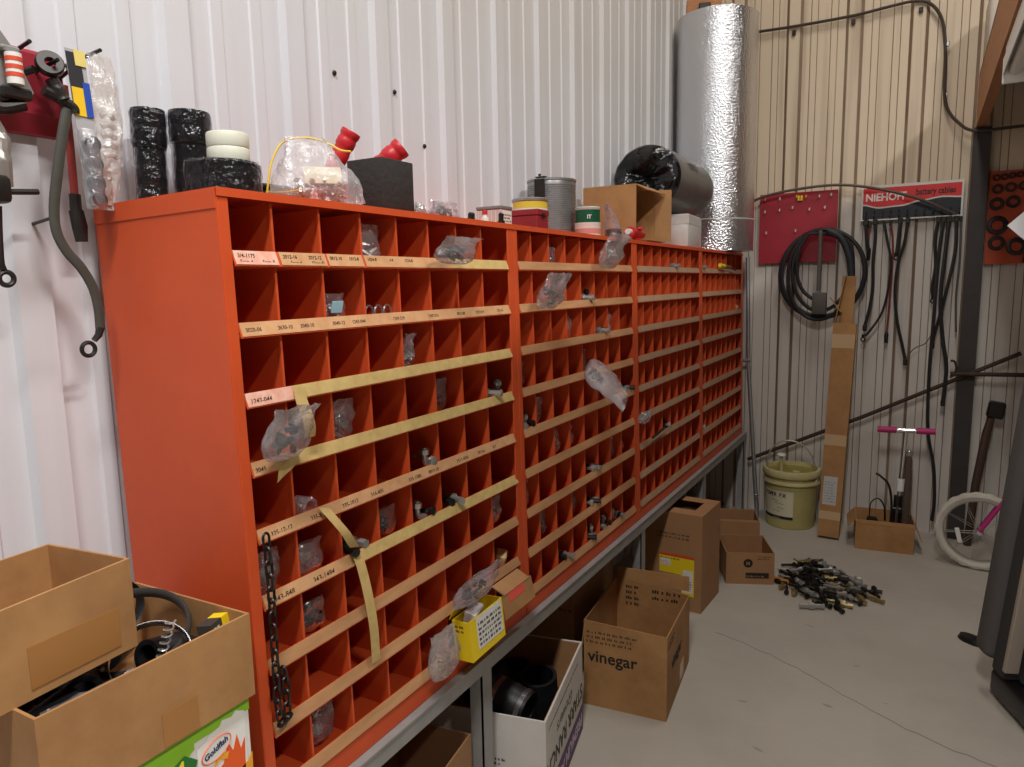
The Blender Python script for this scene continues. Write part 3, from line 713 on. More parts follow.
def bits_mesh(seed, w, d, h, n, m):
    b = MB(); rn = random.Random(seed)
    for i in range(n):
        c = V((rn.uniform(-.30, .30) * d, rn.uniform(-.30, .30) * w, .0125 + rn.uniform(0, .75) * h)); a = V((rn.uniform(-1, 1), rn.uniform(-1, 1), rn.uniform(-.6, .6))).normalized(); L = rn.uniform(.006, .012)
        r = rn.uniform(.0035, .006)
        b.tube([c - a * L, c - a * L * .1, c - a * L * .1, c + a * L], [r * .6, r * .6, r, r], 6)
    return b.mesh('fittings', m, True)

# the big bag with the yellow drawstring
bg = thing('drawstring_bag', 'large clear bag of fittings with yellow drawstring, beside the black block', 'bag', (.243, .318, TOP(.245) + .003), (0, 0, R_(-48)))
bm_ = bagmesh(3, .205, .085, .136, 40, 22, (-.03, -.022), .6); bm_.materials[0] = plastic('cloudy_film', (252, 251, 248), .16, .16, .22); link('bag_film', bm_, bg)
o = link('fittings', bits_mesh(5, .15, .06, .05, 46, ZINC), bg); tag(o, kind='stuff')
YC = mat('yellow_cord', (230, 196, 60), .5)
b = MB(); b.tube(smoothpath([(-.02, -.10, .012), (-.015, -.095, .045), (-.02, -.085, .09), (-.03, -.062, .128), (-.035, -.02, .137), (-.03, .018, .128), (-.02, .045, .112), (-.012, .066, .108)], 6), .0022, 6); b.done('drawstring', YC, bg)
b = MB(); b.tube(smoothpath([(-.02, -.10, .03), (.01, -.06, .026), (.02, -.03, .03)], 6), .0018, 6); b.done('drawstring', YC, bg)
MB().box((-.018, -.104, .018), (.014, .02, .014), Euler((.5, .3, 0)).to_matrix(), .003).done('red_cord_lock', RED, bg)
MB().box((.012, .01, .058), (.003, .07, .035), Euler((0, -.35, .1)).to_matrix()).done('paper_slip', mat('paper', (222, 214, 190), .7), bg, smooth=False)
# black case behind it and the block with the red grips
t = thing('black_case', 'low black case behind the drawstring bag', 'case', (.085, .305, TOP(.085)))
MB().span((-.045, -.07, 0), (.045, .08, .045), .004).done('case_body', BLACKP, t); MB().span((-.046, -.071, .046), (.046, .081, .058), .004).done('case_lid', BLACKP, t)
BLK = mat('black_foam', (44, 41, 39), .85, bump=(90, .25))
o = MB().span((-.048, -.053, 0), (.048, .053, .109), .003, 2).done('foam_block', BLK, None, (.251, .498, TOP(.251) + .002), (0, 0, 0)); tag(o, 'square black block standing on the nearest cabinet', 'block')
def grip(label, p0, p1, r):
    t = thing('red_grip', label, 'grip', p0, (V(p1) - V(p0)).to_track_quat('Z', 'Y').to_euler(), 'red ribbed grips')
    L = (V(p1) - V(p0)).length; pr = [(r * .45, 0), (r * .62, 0), (r * .74, L * .45), (r * .86, L * .62), (r * .93, L * .66), (r * .93, L * .74), (r * .85, L * .76), (r * .87, L * .80), (r * .97, L * .82), (r * .97, L * .89), (r * .90, L * .905), (r * .91, L * .93), (r * .99, L * .945), (r, L * .99), (r * .96, L), (r * .52, L), (r * .5, L - .03)]
    MB().lathe(pr, 20, close=True).done('grip_sleeve', RED, t)
    MB().cyl((0, 0, 0), (0, 0, L - .031), r * .44, n=12).done('core', BLACKP, t)
    return t
grip('upright red ribbed grip behind the black block', (.110, .43, TOP(.11) + .016), (.192, .478, 1.745), .0215)
grip('leaning red ribbed grip behind the right side of the black block', (.085, .50, TOP(.085) + .022), (.228, .605, 1.728), .0245)

# small stuff along the top, second half of the nearest cabinet
def smallbag(label, loc, w, d, h, seed, rz=0, film=None, bits=None, n=14, group=None, flop=(0, 0), name='plastic_bag'):
    me = bagmesh(seed, w, d, h, flop=flop)
    if film: me.materials[0] = film
    o = link(name, me, None, loc, (0, 0, rz)); tag(o, label, 'bag', group)
    if bits: tag(link('fittings', bits_mesh(seed, w * .8, d * .75, h * .5, n, bits), o), kind='stuff')
    return o
smallbag('small clear bag just past the black block', (.27, .60, TOP(.27)), .05, .04, .034, 11, 0, CLEARB, ZINC, 8)
smallbag('clear bag of black rings on the front edge, middle of the nearest cabinet', (.28, .69, TOP(.28)), .10, .05, .04, 12, 0, CLEARB, DARKST, 12)
smallbag('pink tinted clear bag behind the bag of black rings', (.20, .80, TOP(.2)), .13, .06, .06, 13, 0, CLEARP, None)
for i, (y, x, lab) in enumerate([(.775, .30, 'black plug on the front edge before the sorting case'), (.812, .28, 'taller black plug beside the red-tipped valve on the cabinet top'), (.905, .31, 'black plug touching the sorting case on the cabinet top')]):
    t = MB().lathe([(0, 0), (.010, 0), (.010, .008), (.007, .009), (.007, .018 + .004 * i), (.004, .022 + .004 * i), (0, .022 + .004 * i)], 12).done('black_plug', BLACKP, None, (x, y, TOP(x))); tag(t, lab, 'plug', 'black plugs on the cabinet top')
t = thing('small_valve', 'small white valve with red tip among the black plugs', 'valve', (.285, .865, TOP(.285)))
MB().lathe([(0, 0), (.011, 0), (.011, .016), (.006, .018), (.006, .024), (0, .024)], 12).done('valve_body', WHITEP, t); MB().lathe([(0, .0242), (.007, .0242), (.007, .034), (0, .036)], 12).done('valve_tip', RED, t)
t = thing('sorting_case', 'clear lidded sorting case with white label on the front edge', 'case', (.228, 1.007, TOP(.228)))
CF = mat('clear_case', (196, 178, 170), .15, spec=.7)
MB().span((-.04, -.03, 0), (.04, .03, .05), .002).done('case_body', CF, t, smooth=False); MB().span((-.0415, -.0315, .0505), (.0415, .0315, .06), .002).done('case_lid', mat('grey_lid', (120, 116, 114), .3), t, smooth=False)
patch('white_label', .05, .044, WHL, t, frame((.0402, -.025, .003), (0, 1, 0), (0, 0, 1))); scribble('small_print', .042, .034, 4, INKB, t, frame((.0410, -.021, .008), (0, 1, 0), (0, 0, 1)), 51)
for yy in (-.03,):
    for k in range(5): MB().span((-.034 + k * .014, -.0309, .004), (-.033 + k * .014, -.0304, .047)).done('partition', WHITEP, t, smooth=False)
t = thing('metal_box', 'small dark red metal box with hinged lid on the second cabinet', 'box', (.247, 1.168, TOP(.247)))
DR = mat('dark_red_enamel', (138, 36, 44), .45, var=(25, .4, (112, 28, 36)))
MB().span((-.05, -.036, 0), (.05, .036, .043), .002).done('box_body', DR, t, smooth=False); MB().span((-.052, -.038, .0435), (.052, .038, .061), .002).done('box_lid', DR, t, smooth=False)
MB().span((.0522, -.008, .036), (.0545, .008, .05), .0006).done('latch', DARKST, t, smooth=False)
t = thing('paint_can', 'white yellow and green can with silver rim behind the red metal box', 'can', (.165, 1.335, TOP(.165)))
MB().lathe([(0, 0), (.055, 0), (.0565, .003), (.0565, .032), (0, .032)], 30).done('green_base', mat('green_print', (34, 96, 62), .4), t)
MB().lathe([(0, .0322), (.0563, .0322), (.0563, .085), (0, .085)], 30).done('white_body', mat('cream_print', (226, 222, 206), .4), t)
MB().lathe([(0, .0852), (.0565, .0852), (.0565, .106), (0, .106)], 30).done('yellow_band', mat('yellow_print2', (222, 196, 62), .4), t)
MB().lathe([(.044, .1062), (.0575, .1062), (.0595, .109), (.0595, .115), (.055, .118), (.044, .112)], 30, close=True).done('rim', GALV, t)
MB().lathe([(0, .1075), (.0439, .1075), (.0439, .1105), (0, .1105)], 30).done('lid', GALV, t)
t = thing('ribbed_can', 'tall ribbed galvanised can with a dark clip on its rim', 'can', (.115, 1.59, TOP(.115)))
pr = [(0, 0), (.083, 0)]
for i in range(26): pr += [(.0835, .004 + i * .0072), (.086, .0062 + i * .0072), (.086, .0092 + i * .0072)]
pr += [(.0845, .2), (.088, .202), (.088, .208), (.084, .21), (.082, .208), (.082, .012), (0, .012)]
MB().lathe(pr, 40).done('can_body', GALV, t)
b = MB(); b.span((-.02, -.092, .13), (.018, -.0888, .205)).span((-.02, -.0885, .2115), (.018, -.07, .214)).span((-.004, -.0925, .2145), (.004, -.088, .222)); b.done('rim_clip', DARKST, t, smooth=False)
t = thing('paste_tub', 'white and red tub under the green can', 'tub', (.255, 1.588, TOP(.255)))
MB().lathe([(0, 0), (.040, 0), (.0445, .006), (.0455, .045), (.0465, .047), (.0465, .05), (0, .05)], 30).done('tub_body', mat('white_tub', (226, 220, 214), .4), t)
MB().lathe([(.0446, .012), (.0452, .0125), (.0457, .03), (.0449, .0305)], 30, close=True).done('red_band', mat('faded_red_print', (206, 138, 126), .5), t)
t = thing('green_can', 'small green can with grey lid, stacked on the white and red tub', 'can', (.255, 1.588, TOP(.255) + .0508))
MB().lathe([(0, 0), (.042, 0), (.0425, .002), (.0425, .042), (0, .042)], 30).done('can_body', mat('dark_green_print2', (18, 84, 56), .4), t)
MB().lathe([(0, .0422), (.0435, .0422), (.0445, .044), (.0445, .05), (.042, .053), (0, .053)], 30).done('lid', mat('grey_plastic', (176, 180, 170), .4), t)
text('lettering', 'IT', .018, WHITEP, t, frame((.0155, -.041, .012), (.94, .34, 0), (0, 0, 1)), .0006)
smallbag('clear bag holding a black fitting before the top cardboard box', (.285, 1.745, TOP(.285)), .11, .07, .12, 15, R_(20), CLEARB, None, flop=(-.02, -.05))
t = MB().lathe([(.012, 0), (.027, 0), (.03, .004), (.03, .03), (.024, .034), (.012, .034)], 22, close=True).done('black_fitting', BLACKP, None, (.285, 1.75, TOP(.285) + .004)); tag(t, 'black round fitting inside the clear bag by the red valve', 'fitting')
t = thing('red_valve', 'red plastic valve with lever lying at the second cabinet\'s far corner', 'valve', (.315, 1.905, TOP(.315) + .004))
t.scale = (1.35, 1.35, 1.2); MB().cyl((0, -.05, .022), (0, .045, .018), .016, .013, 14).done('valve_body', RED, t); MB().cyl((0, -.065, .022), (0, -.0502, .022), .009, n=12).done('spout', WHITEP, t)
MB().box((.006, .02, .037), (.014, .085, .008), Euler((.12, 0, .3)).to_matrix(), .003).done('lever', RED, t); MB().lathe([(0, -.004), (.011, -.004), (.012, .006), (0, .006)], 12).done('foot_ring', RED, t)

cb = open_box('cardboard_box', 'opened cardboard box on the cabinet tops, flaps out towards the room', .222, .22, .225, (0, 0, 0), 0, CARD, None)
# it lies on its side: mouth towards the room
cb.matrix_world = Matrix.Translation((.062, 2.09, TOP(.29) + .1135)) @ Matrix.Rotation(R_(90), 4, 'Y')
for side, (L, a) in {'-x': (.055, R_(-28)), '+x': (.05, R_(-3)), '+y': (.07, R_(14)), '-y': (.0, 0)}.items():
    if not L: continue
    n = {'-x': (-1, 0), '+x': (1, 0), '-y': (0, -1), '+y': (0, 1)}[side]; wid = (.22 if n[0] else .222) - .012
    o = MB().span((-wid / 2, -.002, .001), (wid / 2, .002, L)).done('flap', CARDIN, cb, smooth=False)
    o.matrix_local = Matrix.Translation((n[0] * .109, n[1] * .108, .225)) @ Matrix.Rotation(math.atan2(-n[0], n[1]), 4, 'Z') @ Matrix.Rotation(-a, 4, 'X')
patch('packing_tape', .05, .19, mat('brown_tape', (166, 116, 64), .35), cb, frame((-.1115, .03, .005), (0, -1, 0), (0, 0, 1)))
t = thing('white_pack', 'white folded pack under the black roll on the third cabinet', 'pack', (.262, 2.60, TOP(.262)), (0, 0, R_(4)))
MB().span((-.075, -.08, 0), (.07, .22, .142), .008, 2).done('pack_body', mat('white_film_pack', (206, 204, 198), .35, bump=(14, .35)), t); MB().span((-.076, -.0815, .10), (.071, .18, .148), .004).done('pack_flap', mat('white_film_pack', (206, 204, 198), .35), t)
# rolled blanket in black film, lying along the cabinets
rl = thing('insulation_roll', 'thick roll in black plastic lying on the white pack', 'roll', (.185, 2.40, 1.870), (R_(-90), 0, 0))
RF = mat('dark_grey_film', (104, 101, 97), .38, var=(5, .5, (76, 74, 72)), bump=(9, .25)); Rr = .15
b = MB()
def f(u, v):
    a = 2 * PI * u; e = 1 - .05 * max(0, (v - .85) / .15) ** 2 - .03 * max(0, (.1 - v) / .1) ** 2
    R = Rr * e * (1 + .02 * noise.noise(V((math.cos(a) * 1.5, math.sin(a) * 1.5, v * 3)))); return V((R * math.cos(a) * 1.04, R * math.sin(a) * .95, v * .57))
g = b.grid(f, 44, 20, cu=True); b.bm.faces.new(g[-1]); b.done('roll_wrap', RF, rl)
b = MB()
def f(u, v):
    a = 2 * PI * u; R = Rr * .98 * (1 - v) + .002; n_ = noise.noise(V((math.cos(a) * 2.2 * (1 - v * .6), math.sin(a) * 2.2 * (1 - v * .6), 6 + v)))
    return V((R * math.cos(a) * 1.04, R * math.sin(a) * .95, -.004 - .035 * math.sin(PI * v) ** .6 * (1 + 1.1 * n_) + .025 * v + .010 * noise.noise(V((a * 3, v * 9, 2)))))
b.grid(f, 56, 16, cu=True); b.done('gathered_end', mat('black_film', (18, 18, 20), .22, bump=(24, .7)), rl)
text('lettering', 'GARD', .05, mat('film_print', (56, 56, 56), .5), rl, frame((.148, -.045, .30), (0, -.28, -.0) if 0 else (0, 0, -1), (-.45, -1, 0)), .0012)
# foil roll in the corner
fr = thing('foil_roll', 'tall silver foil insulation roll standing in the room corner', 'roll', (.238, 3.372, TOP(.238) + .004))
FO = mat('crinkled_foil', (228, 230, 234), .2, .95, bump=(95, .5))
FR = .218
b = MB(); N = 72; poly = []
for i in range(N + 1):
    a = 2 * PI * i / N + R_(-43); r = FR * (.962 + .038 * i / N); poly.append((r * math.cos(a), r * math.sin(a)))
vs_ = []
for j in range(26):
    z = 1.238 * j / 25
    vs_.append([b.bm.verts.new((x * (1 + .006 * noise.noise(V((x * 9, y * 9, z * 5)))), y * (1 + .006 * noise.noise(V((x * 9, y * 9, z * 5)))), z)) for x, y in poly])
for j in range(25):
    for i in range(N): b.bm.faces.new((vs_[j][i], vs_[j][i + 1], vs_[j + 1][i + 1], vs_[j + 1][i]))
    b.bm.faces.new((vs_[j][N], vs_[j][0], vs_[j + 1][0], vs_[j + 1][N]))
b.bm.faces.new([v for v in vs_[-1]]); b.bm.faces.new(vs_[0][::-1])
b.done('foil_sheet', FO, fr, ang=60)
b = MB(); b.torus((0, 0, .168), FR + .003, .0022, 'Z', 60, 6); b.done('band_edge', WHITEP, fr)
t = thing('wood_block', 'wooden block with black bracket lying on top of the foil roll', 'block', (.17, 3.33, TOP(.238) + 1.244), (0, 0, R_(20)))
MB().span((-.09, -.04, 0), (.09, .04, .09)).done('wood_piece', LUMBER, t, smooth=False); MB().span((-.03, -.075, 0), (.03, -.0405, .06), .004).done('black_bracket', BLACKP, t)
# ------------------------------------------------------------------ hanging on the white wall, near end
rk = thing('hook_rail', 'dark red steel hook rail on the white wall', 'rail', (0, 0, 0))
RR = mat('dark_red_paint', (150, 36, 50), .4, var=(12, .4, (122, 26, 40)))
M_ = Matrix(((0, 0, 0, 0), (0, 0, 1, 0), (0, 1, 0, 0), (0, 0, 0, 1)))
b = MB(); a = [(.0225, 1.662), (.034, 1.664), (.05, 1.692), (.05, 1.784), (.046, 1.79), (.0225, 1.79)]
v0 = [b.bm.verts.new((x, -.45, z)) for x, z in a]; v1 = [b.bm.verts.new((x, -.046, z)) for x, z in a]
b.bm.faces.new(v0); b.bm.faces.new(v1[::-1])
for i in range(6): b.bm.faces.new((v0[i], v1[i], v1[(i + 1) % 6], v0[(i + 1) % 6]))
b.done('rail_body', RR, rk, smooth=False)
for y, z, x1 in ((-.118, 1.778, .102), (-.087, 1.757, .115), (-.051, 1.755, .08), (-.40, 1.776, .1)):
    MB().tube([(.048, y, z), (x1, y, z + .008)], .003, 8).done('hook_peg', BLACKP, rk)
wp = thing('wall_peg', 'black peg above the end of the hook rail, holding two blister packs', 'peg', (0, 0, 0))
MB().tube([(-.0, -.012, 1.792), (.105, -.012, 1.800)], .003, 8).done('peg_rod', BLACKP, wp)
wp = thing('wall_peg', 'black peg in the white wall below the hook rail', 'peg', (0, 0, 0))
MB().tube([(.0, -.098, 1.522), (.075, -.098, 1.530)], .0028, 8).done('peg_rod', BLACKP, wp)

sw = thing('strap_wrench', 'black strap wrench hanging from the hook rail, long strap ending in a ring', 'wrench', (0, 0, 0))
GR = mat('oily_black_steel', (44, 42, 40), .4, .5, var=(30, .5, (66, 60, 54))); ST = mat('grey_green_strap', (66, 66, 58), .6, var=(40, .4, (48, 47, 42)))
b = MB(); b.lathe([(.008, -.007), (.018, -.007), (.020, -.004), (.020, .004), (.018, .007), (.008, .007)], 24, Matrix.Translation((.09, -.086, 1.763)) @ Matrix.Rotation(R_(75), 4, 'Y') @ Matrix.Rotation(R_(20), 4, 'X'), close=True); b.done('ring_head', GR, sw)
b = MB(); b.tube(smoothpath([(.085, -.083, 1.742), (.088, -.078, 1.728), (.09, -.072, 1.712)]), [.010] * 6 + [.011] * 6 + [.012], 10); b.tube(smoothpath([(.088, -.098, 1.722), (.088, -.08, 1.716), (.09, -.058, 1.704), (.09, -.056, 1.695)]), .0085, 10); b.done('jaw', GR, sw)
MB().tube([(.058, -.118, 1.745), (.083, -.106, 1.752)], .006, 8).done('cross_pin', GR, sw)
sp = [(.09, -.066, 1.700), (.09, -.077, 1.66), (.088, -.090, 1.60), (.085, -.099, 1.545), (.085, -.099, 1.507), (.086, -.087, 1.477), (.087, -.068, 1.452), (.087, -.052, 1.42), (.087, -.046, 1.385), (.087, -.046, 1.35)]
b = MB(); b.tube(smoothpath(sp, 8), .0085, 10, flat=.55, up=(1, 0, .0)); b.done('strap', ST, sw)
b = MB(); b.tube([(.087, -.046, 1.352), (.087, -.05, 1.340), (.087, -.058, 1.332)], [.007, .006, .005], 8); b.torus((.087, -.069, 1.318), .011, .0036, 'X', 20, 8); b.done('end_ring', GR, sw)
rt = thing('red_handled_tool', 'red handled tool with black socket end hanging behind the strap wrench', 'tool', (0, 0, 0))
MB().tube([(.055, -.048, 1.745), (.056, -.048, 1.66), (.058, -.050, 1.565)], .007, 8, flat=.6).done('handle', mat('faded_red', (150, 56, 52), .45), rt)
b = MB(); b.tube([(.058, -.050, 1.572), (.059, -.051, 1.545)], .009, 10).tube([(.059, -.051, 1.546), (.060, -.048, 1.52), (.060, -.047, 1.495)], [.012, .013, .010], 10, flat=.7); b.done('socket_end', GR, rt)
br = thing('roller_bracket', 'grey metal bracket with red and white roller on the hook rail', 'bracket', (0, 0, 0))
GM = mat('grey_cast_metal', (150, 148, 144), .45, .5)
b = MB()
pl = [(-.20, 1.805), (-.158, 1.795), (-.144, 1.775), (-.118, 1.712), (-.125, 1.702), (-.20, 1.685)]
b.prism([(y, z) for y, z in pl], .006, Matrix(((0, 0, 1, .092), (1, 0, 0, 0), (0, 1, 0, 0), (0, 0, 0, 1)))); b.done('plate', GM, br, smooth=False)
b = MB(); b.lathe([(0, -.022), (.011, -.022), (.011, .022), (0, .022)], 16, Matrix.Translation((.112, -.149, 1.737))); b.done('roller', WHITEP, br)
for z in (-.012, -.001, .010): MB().lathe([(.0111, z), (.0116, z), (.0116, z + .006), (.0111, z + .006)], 16, Matrix.Translation((.112, -.149, 1.737)), close=True).done('red_stripe', REDL, br)
MB().span((.0985, -.17, 1.695), (.115, -.128, 1.712), .003).done('roller_foot', GR, br); MB().span((.0985, -.165, 1.761), (.115, -.138, 1.769), .003).done('roller_cap', GM, br)
b = MB(); b.tube(smoothpath([(.09, -.19, 1.69), (.095, -.165, 1.682), (.1, -.135, 1.692)]), .010, 10); b.done('lower_arm', GR, br)
cl = thing('pipe_clamp', 'black pipe clamp with bar handle hanging below the hook rail', 'clamp', (0, 0, 0))
b = MB(); b.tube(smoothpath([(.085, -.175, 1.665), (.087, -.166, 1.64), (.09, -.170, 1.61), (.09, -.172, 1.57)]), [.010] * 6 + [.012] * 6 + [.014] * 7, 10); b.done('clamp_arm', mat('worn_bright_steel', (170, 164, 156), .35, .7), cl)
MB().box((.092, -.185, 1.565), (.028, .04, .042), None, .008, 2).done('clamp_body', GR, cl)
MB().tube([(.092, -.165, 1.562), (.092, -.124, 1.566)], .0045, 8).done('bar_handle', GR, cl)
b = MB(); b.tube(smoothpath([(.09, -.182, 1.54), (.09, -.185, 1.50), (.09, -.187, 1.46), (.09, -.185, 1.447)]), .006, 8); b.torus((.09, -.181, 1.434), .010, .004, 'X', 18, 8); b.done('hanging_eye', GR, cl)

p1 = thing('blister_pack', 'narrow blister pack with yellow and blue card holding round sockets', 'pack', (0, 0, 0))
def cardpt(u, v, o=0.0): return V((.088 + .012 * v + o, -.060 + .030 * u + .010 * v - .006 * v * v, 1.795 - .245 * v))
b = MB(); b.grid(lambda u, v: cardpt(u, v), 5, 16); b.solid(.001); b.done('backing_card', mat('silver_card', (172, 172, 172), .4), p1)
def cardpatch(name, u0, u1, v0, v1, m, o=.0012):
    bq = MB(); bq.grid(lambda u, v: cardpt(u0 + (u1 - u0) * u, v0 + (v1 - v0) * v, o), 4, 6); bq.solid(.0004); return bq.done(name, m, p1)
cardpatch('black_header', 0, .75, .02, .36, mat('black_card', (50, 50, 54), .4)); cardpatch('yellow_label', .02, .74, .24, .42, mat('yellow_card', (238, 196, 40), .4), .0018)
cardpatch('blue_label', .62, 1, .20, .42, mat('blue_card', (44, 80, 168), .4), .0024); cardpatch('yellow_tab', .4, 1, .0, .10, mat('pale_yellow_card', (226, 206, 120), .5), .0024)
for i, v in enumerate((.60, .73, .85, .96)):
    c = cardpt(.55, v, .006); b = MB(); b.lathe([(.006, -.006), (.0125, -.006), (.0135, .004), (.0125, .007), (.0075, .007), (.006, .002)], 20, Matrix.Translation(c) @ Matrix.Rotation(R_(90), 4, 'Y'), close=True); b.done('socket_ring', STEEL if i % 2 else mat('dull_steel', (150, 154, 158), .3, .8), p1)
def bl(u, v): p = cardpt(u, .5 + .52 * v, 0); return p + V((.019 * math.sin(PI * u) ** .4 * math.sin(PI * min(max(v, .02), .98)) ** .25, 0, 0))
b = MB(); b.grid(bl, 9, 20); b.done('clear_blister', CLEARB, p1)
p2 = thing('hanging_bag', 'long crinkled clear bag of folded white tubing, hanging beside the sockets', 'bag', (0, 0, 0))
def hb(u, v, s):
    w = .040 + .010 * math.sin(PI * v) ; yc = -.005 + .012 * math.sin(v * 2.2) - .028 * v * v
    d = (.003 + .010 * math.sin(PI * min(1, .08 + v * .92)) ** .7) * math.sin(PI * u) ** .7
    nz = noise.noise(V((u * 4, v * 9, s))) * .005 + noise.noise(V((u * 9, v * 24, s + 5))) * .004
    return V((.088 + s * d + nz, yc + (u - .5) * w, 1.797 - .25 * v))
for s in (1, -1):
    b = MB(); b.grid(lambda u, v: hb(u, v, s), 18, 46); b.done('bag_film', plastic('crinkled_film', (250, 246, 240), .2, .16, .2) if 'crinkled_film' not in MATS else MATS['crinkled_film'], p2)
for i in range(5):
    z = 1.70 - i * .016; MB().tube(smoothpath([(.088, -.012, z), (.092, -.002, z + .003), (.088, .010, z)]), .005, 8).done('folded_tube', WHITEP, p2)
MB().tube(smoothpath([(.086, -.015, 1.625), (.088, -.016, 1.585), (.086, -.018, 1.556)]), .014, 8, flat=.5).done('brown_tube', mat('clear_brown_tube', (188, 160, 146), .3), p2)

for i, (y, z) in enumerate(((.639, 1.933), (.87, 1.937), (.998, 1.814))):
    t = MB().lathe([(0, 0), (.0065, 0), (.0065, .002), (.004, .005), (0, .005)], 10, Matrix.Rotation(R_(90), 4, 'Y')).done('wall_screw', DARKST, None, (.0005, y, z)); tag(t, ['black screw head in the white wall above the drawstring bag', 'black screw head in the white wall above the leaning red grip', 'lowest black screw head in the white wall past the black block'][i], 'screw')

# ------------------------------------------------------------------ along the back wall
YW = YB - .022
rb = thing('peg_board', 'dark red pegboard with a few white hooks on the back wall', 'board', (0, 0, 0))
MB().span((.422, YW - .014, 1.505), (.838, YW, 1.90), .001).done('board_panel', REDP, rb, smooth=False)
hooks = [(.45, 1.87), (.53, 1.868), (.62, 1.875), (.67, 1.872), (.74, 1.868), (.80, 1.872), (.45, 1.80), (.53, 1.805), (.60, 1.815), (.69, 1.80), (.77, 1.805), (.46, 1.68), (.62, 1.685)]
for i, (x, z) in enumerate(hooks):
    MB().tube([(x, YW - .014, z), (x + .004, YW - .034, z - .004), (x + .006, YW - .036, z + .008)], .004, 6).done('hook', WHITEP if i not in (3, 2) else YEL, rb)
for x in (.63, .645): MB().span((x, YW - .03, 1.852), (x + .01, YW - .0145, 1.88)).done('yellow_tag', YEL, rb, smooth=False)

sg = thing('battery_cable_sign', 'red and black battery cables sign rack on the back wall', 'sign', (0, 0, 0))
x0, x1, z0, z1 = .955, 1.431, 1.722, 1.905; y_ = YW - .010
MB().span((x0, y_, z0), (x1, YW, z1), .001).done('sign_panel', mat('sign_white', (222, 220, 212), .45), sg, smooth=False)
FS = lambda o: frame((0, y_ - o, 0), (1, 0, 0), (0, 0, 1))
fx0, fx1, fz0, fz1 = x0 + .009, x1 - .010, z0 + .004, z1 - .014
WV = [(0, .50), (.17, .385), (.4, .42), (.6, .54), (.82, .62), (1.0, .585)]
def wave(t):
    for (a, p), (c, q) in zip(WV, WV[1:]):
        if t <= c: k = (t - a) / (c - a); k = k * k * (3 - 2 * k); return fz0 + (fz1 - fz0) * (p + (q - p) * k)
    return fz0 + (fz1 - fz0) * WV[-1][1]
def signpoly(name, top, bot, m, o):
    N = 28; ts = [i / N for i in range(N + 1)]
    pts = [(fx0 + (fx1 - fx0) * t, bot(t)) for t in ts] + [(fx0 + (fx1 - fx0) * t, top(t)) for t in reversed(ts)]
    q = MB().prism(pts, .0006).done(name, m, sg, smooth=False); q.matrix_local = FS(o); return q
signpoly('red_field', lambda t: fz1, wave, mat('sign_red', (222, 44, 44), .4), .0002)
signpoly('black_field', lambda t: wave(t) - .008, lambda t: fz0, mat('sign_black', (26, 28, 34), .4), .0002)
t_ = text('lettering', 'NIEHOFF', .056, mat('sign_letter_white', (236, 234, 230), .4), sg, FS(.0010) @ Matrix.Translation((fx0 + .012, fz1 - .068, 0)), .0016, xs=.87)
text('lettering', 'battery cables', .046, mat('sign_letter_black', (30, 20, 22), .4), sg, FS(.0010) @ Matrix.Translation((fx0 + .250, fz1 - .050, 0)), .0014, xs=.70)
HB = mat('dark_hook', (48, 48, 50), .4, .6)
for i in range(12):
    x = fx0 + .018 + i * .0395; MB().tube([(x, y_ - .0012, z0 + .045), (x, y_ - .03, z0 + .012), (x, y_ - .034, z0 + .024)], .0032, 6).done('cable_hook', HB, sg)
MB().span((x0, y_ - .014, z0 - .004), (x1, y_ - .001, z0 + .003)).done('bottom_edge', mat('sign_white', (222, 220, 212), .45), sg, smooth=False)
# cables on it
CB = mat('black_cable', (34, 33, 34), .5); CR = mat('red_cable', (128, 44, 38), .5); CG = mat('grey_cable', (84, 80, 76), .5)
yc = y_ - .026
LANES = [0, .02, 0, .022, .002, .022, 0, 0, .047, .050, .022, 0]
def cable(label, pts, r, m=CB, lug='ring', m2=None):
    t = thing('battery_cable', label, 'cable', (0, 0, 0), (0, 0, 0), 'cables on the battery sign')
    lane = LANES.pop(0); P = smoothpath([(x, yc - lane * min(1, i / 2), z) for i, (x, z) in enumerate(pts)], 6)
    MB().tube(P, r, 8).done('cable', m, t)
    e = P[-1]
    if lug == 'ring': b = MB(); b.tube([e + V((0, 0, .012)), e + V((0, 0, -.006))], r * 1.2, 8); b.torus(e + V((0, 0, -.016)), .011, .0035, 'Y', 16, 6); b.done('ring_lug', DARKST, t)
    elif lug == 'clamp': MB().box(e + V((0, 0, -.012)), (.022, .016, .034), None, .004).done('terminal_clamp', DARKST, t)
    elif lug == 'boot': MB().tube([e + V((0, 0, .02)), e, e + V((0, 0, -.045))], [r * 1.1, .012, .009], 10).done('black_boot', BLACKP, t)
    MB().box(P[0] + V((0, 0, -.006)), (r * 2.6, r * 2.6, .03), None, .002).done('top_lug', DARKST, t)
    return t
cable('thick short black cable with twin boots, first on the battery sign', [(.985, 1.715), (.99, 1.66), (.996, 1.60), (1.005, 1.55)], .010, CB, 'boot')
cable('black cable curving in then out, second on the battery sign', [(1.03, 1.715), (1.035, 1.62), (1.03, 1.50), (1.035, 1.37), (1.025, 1.25), (1.005, 1.15)], .0085, CB, 'clamp')
cable('short reddish cable end between the first two cables on the sign', [(1.005, 1.70), (1.0, 1.66), (1.0, 1.62)], .006, CR, None)
cable('thin black cable swinging across to a ring lug below the first cables', [(1.075, 1.70), (1.095, 1.60), (1.115, 1.50), (1.11, 1.35), (1.085, 1.22), (1.03, 1.12), (1.0, 1.09)], .0065, CB, 'ring')
cable('long red cable ending in a black boot on the battery sign', [(1.105, 1.705), (1.12, 1.60), (1.123, 1.45), (1.118, 1.25), (1.112, 1.10)], .005, CR, 'boot')
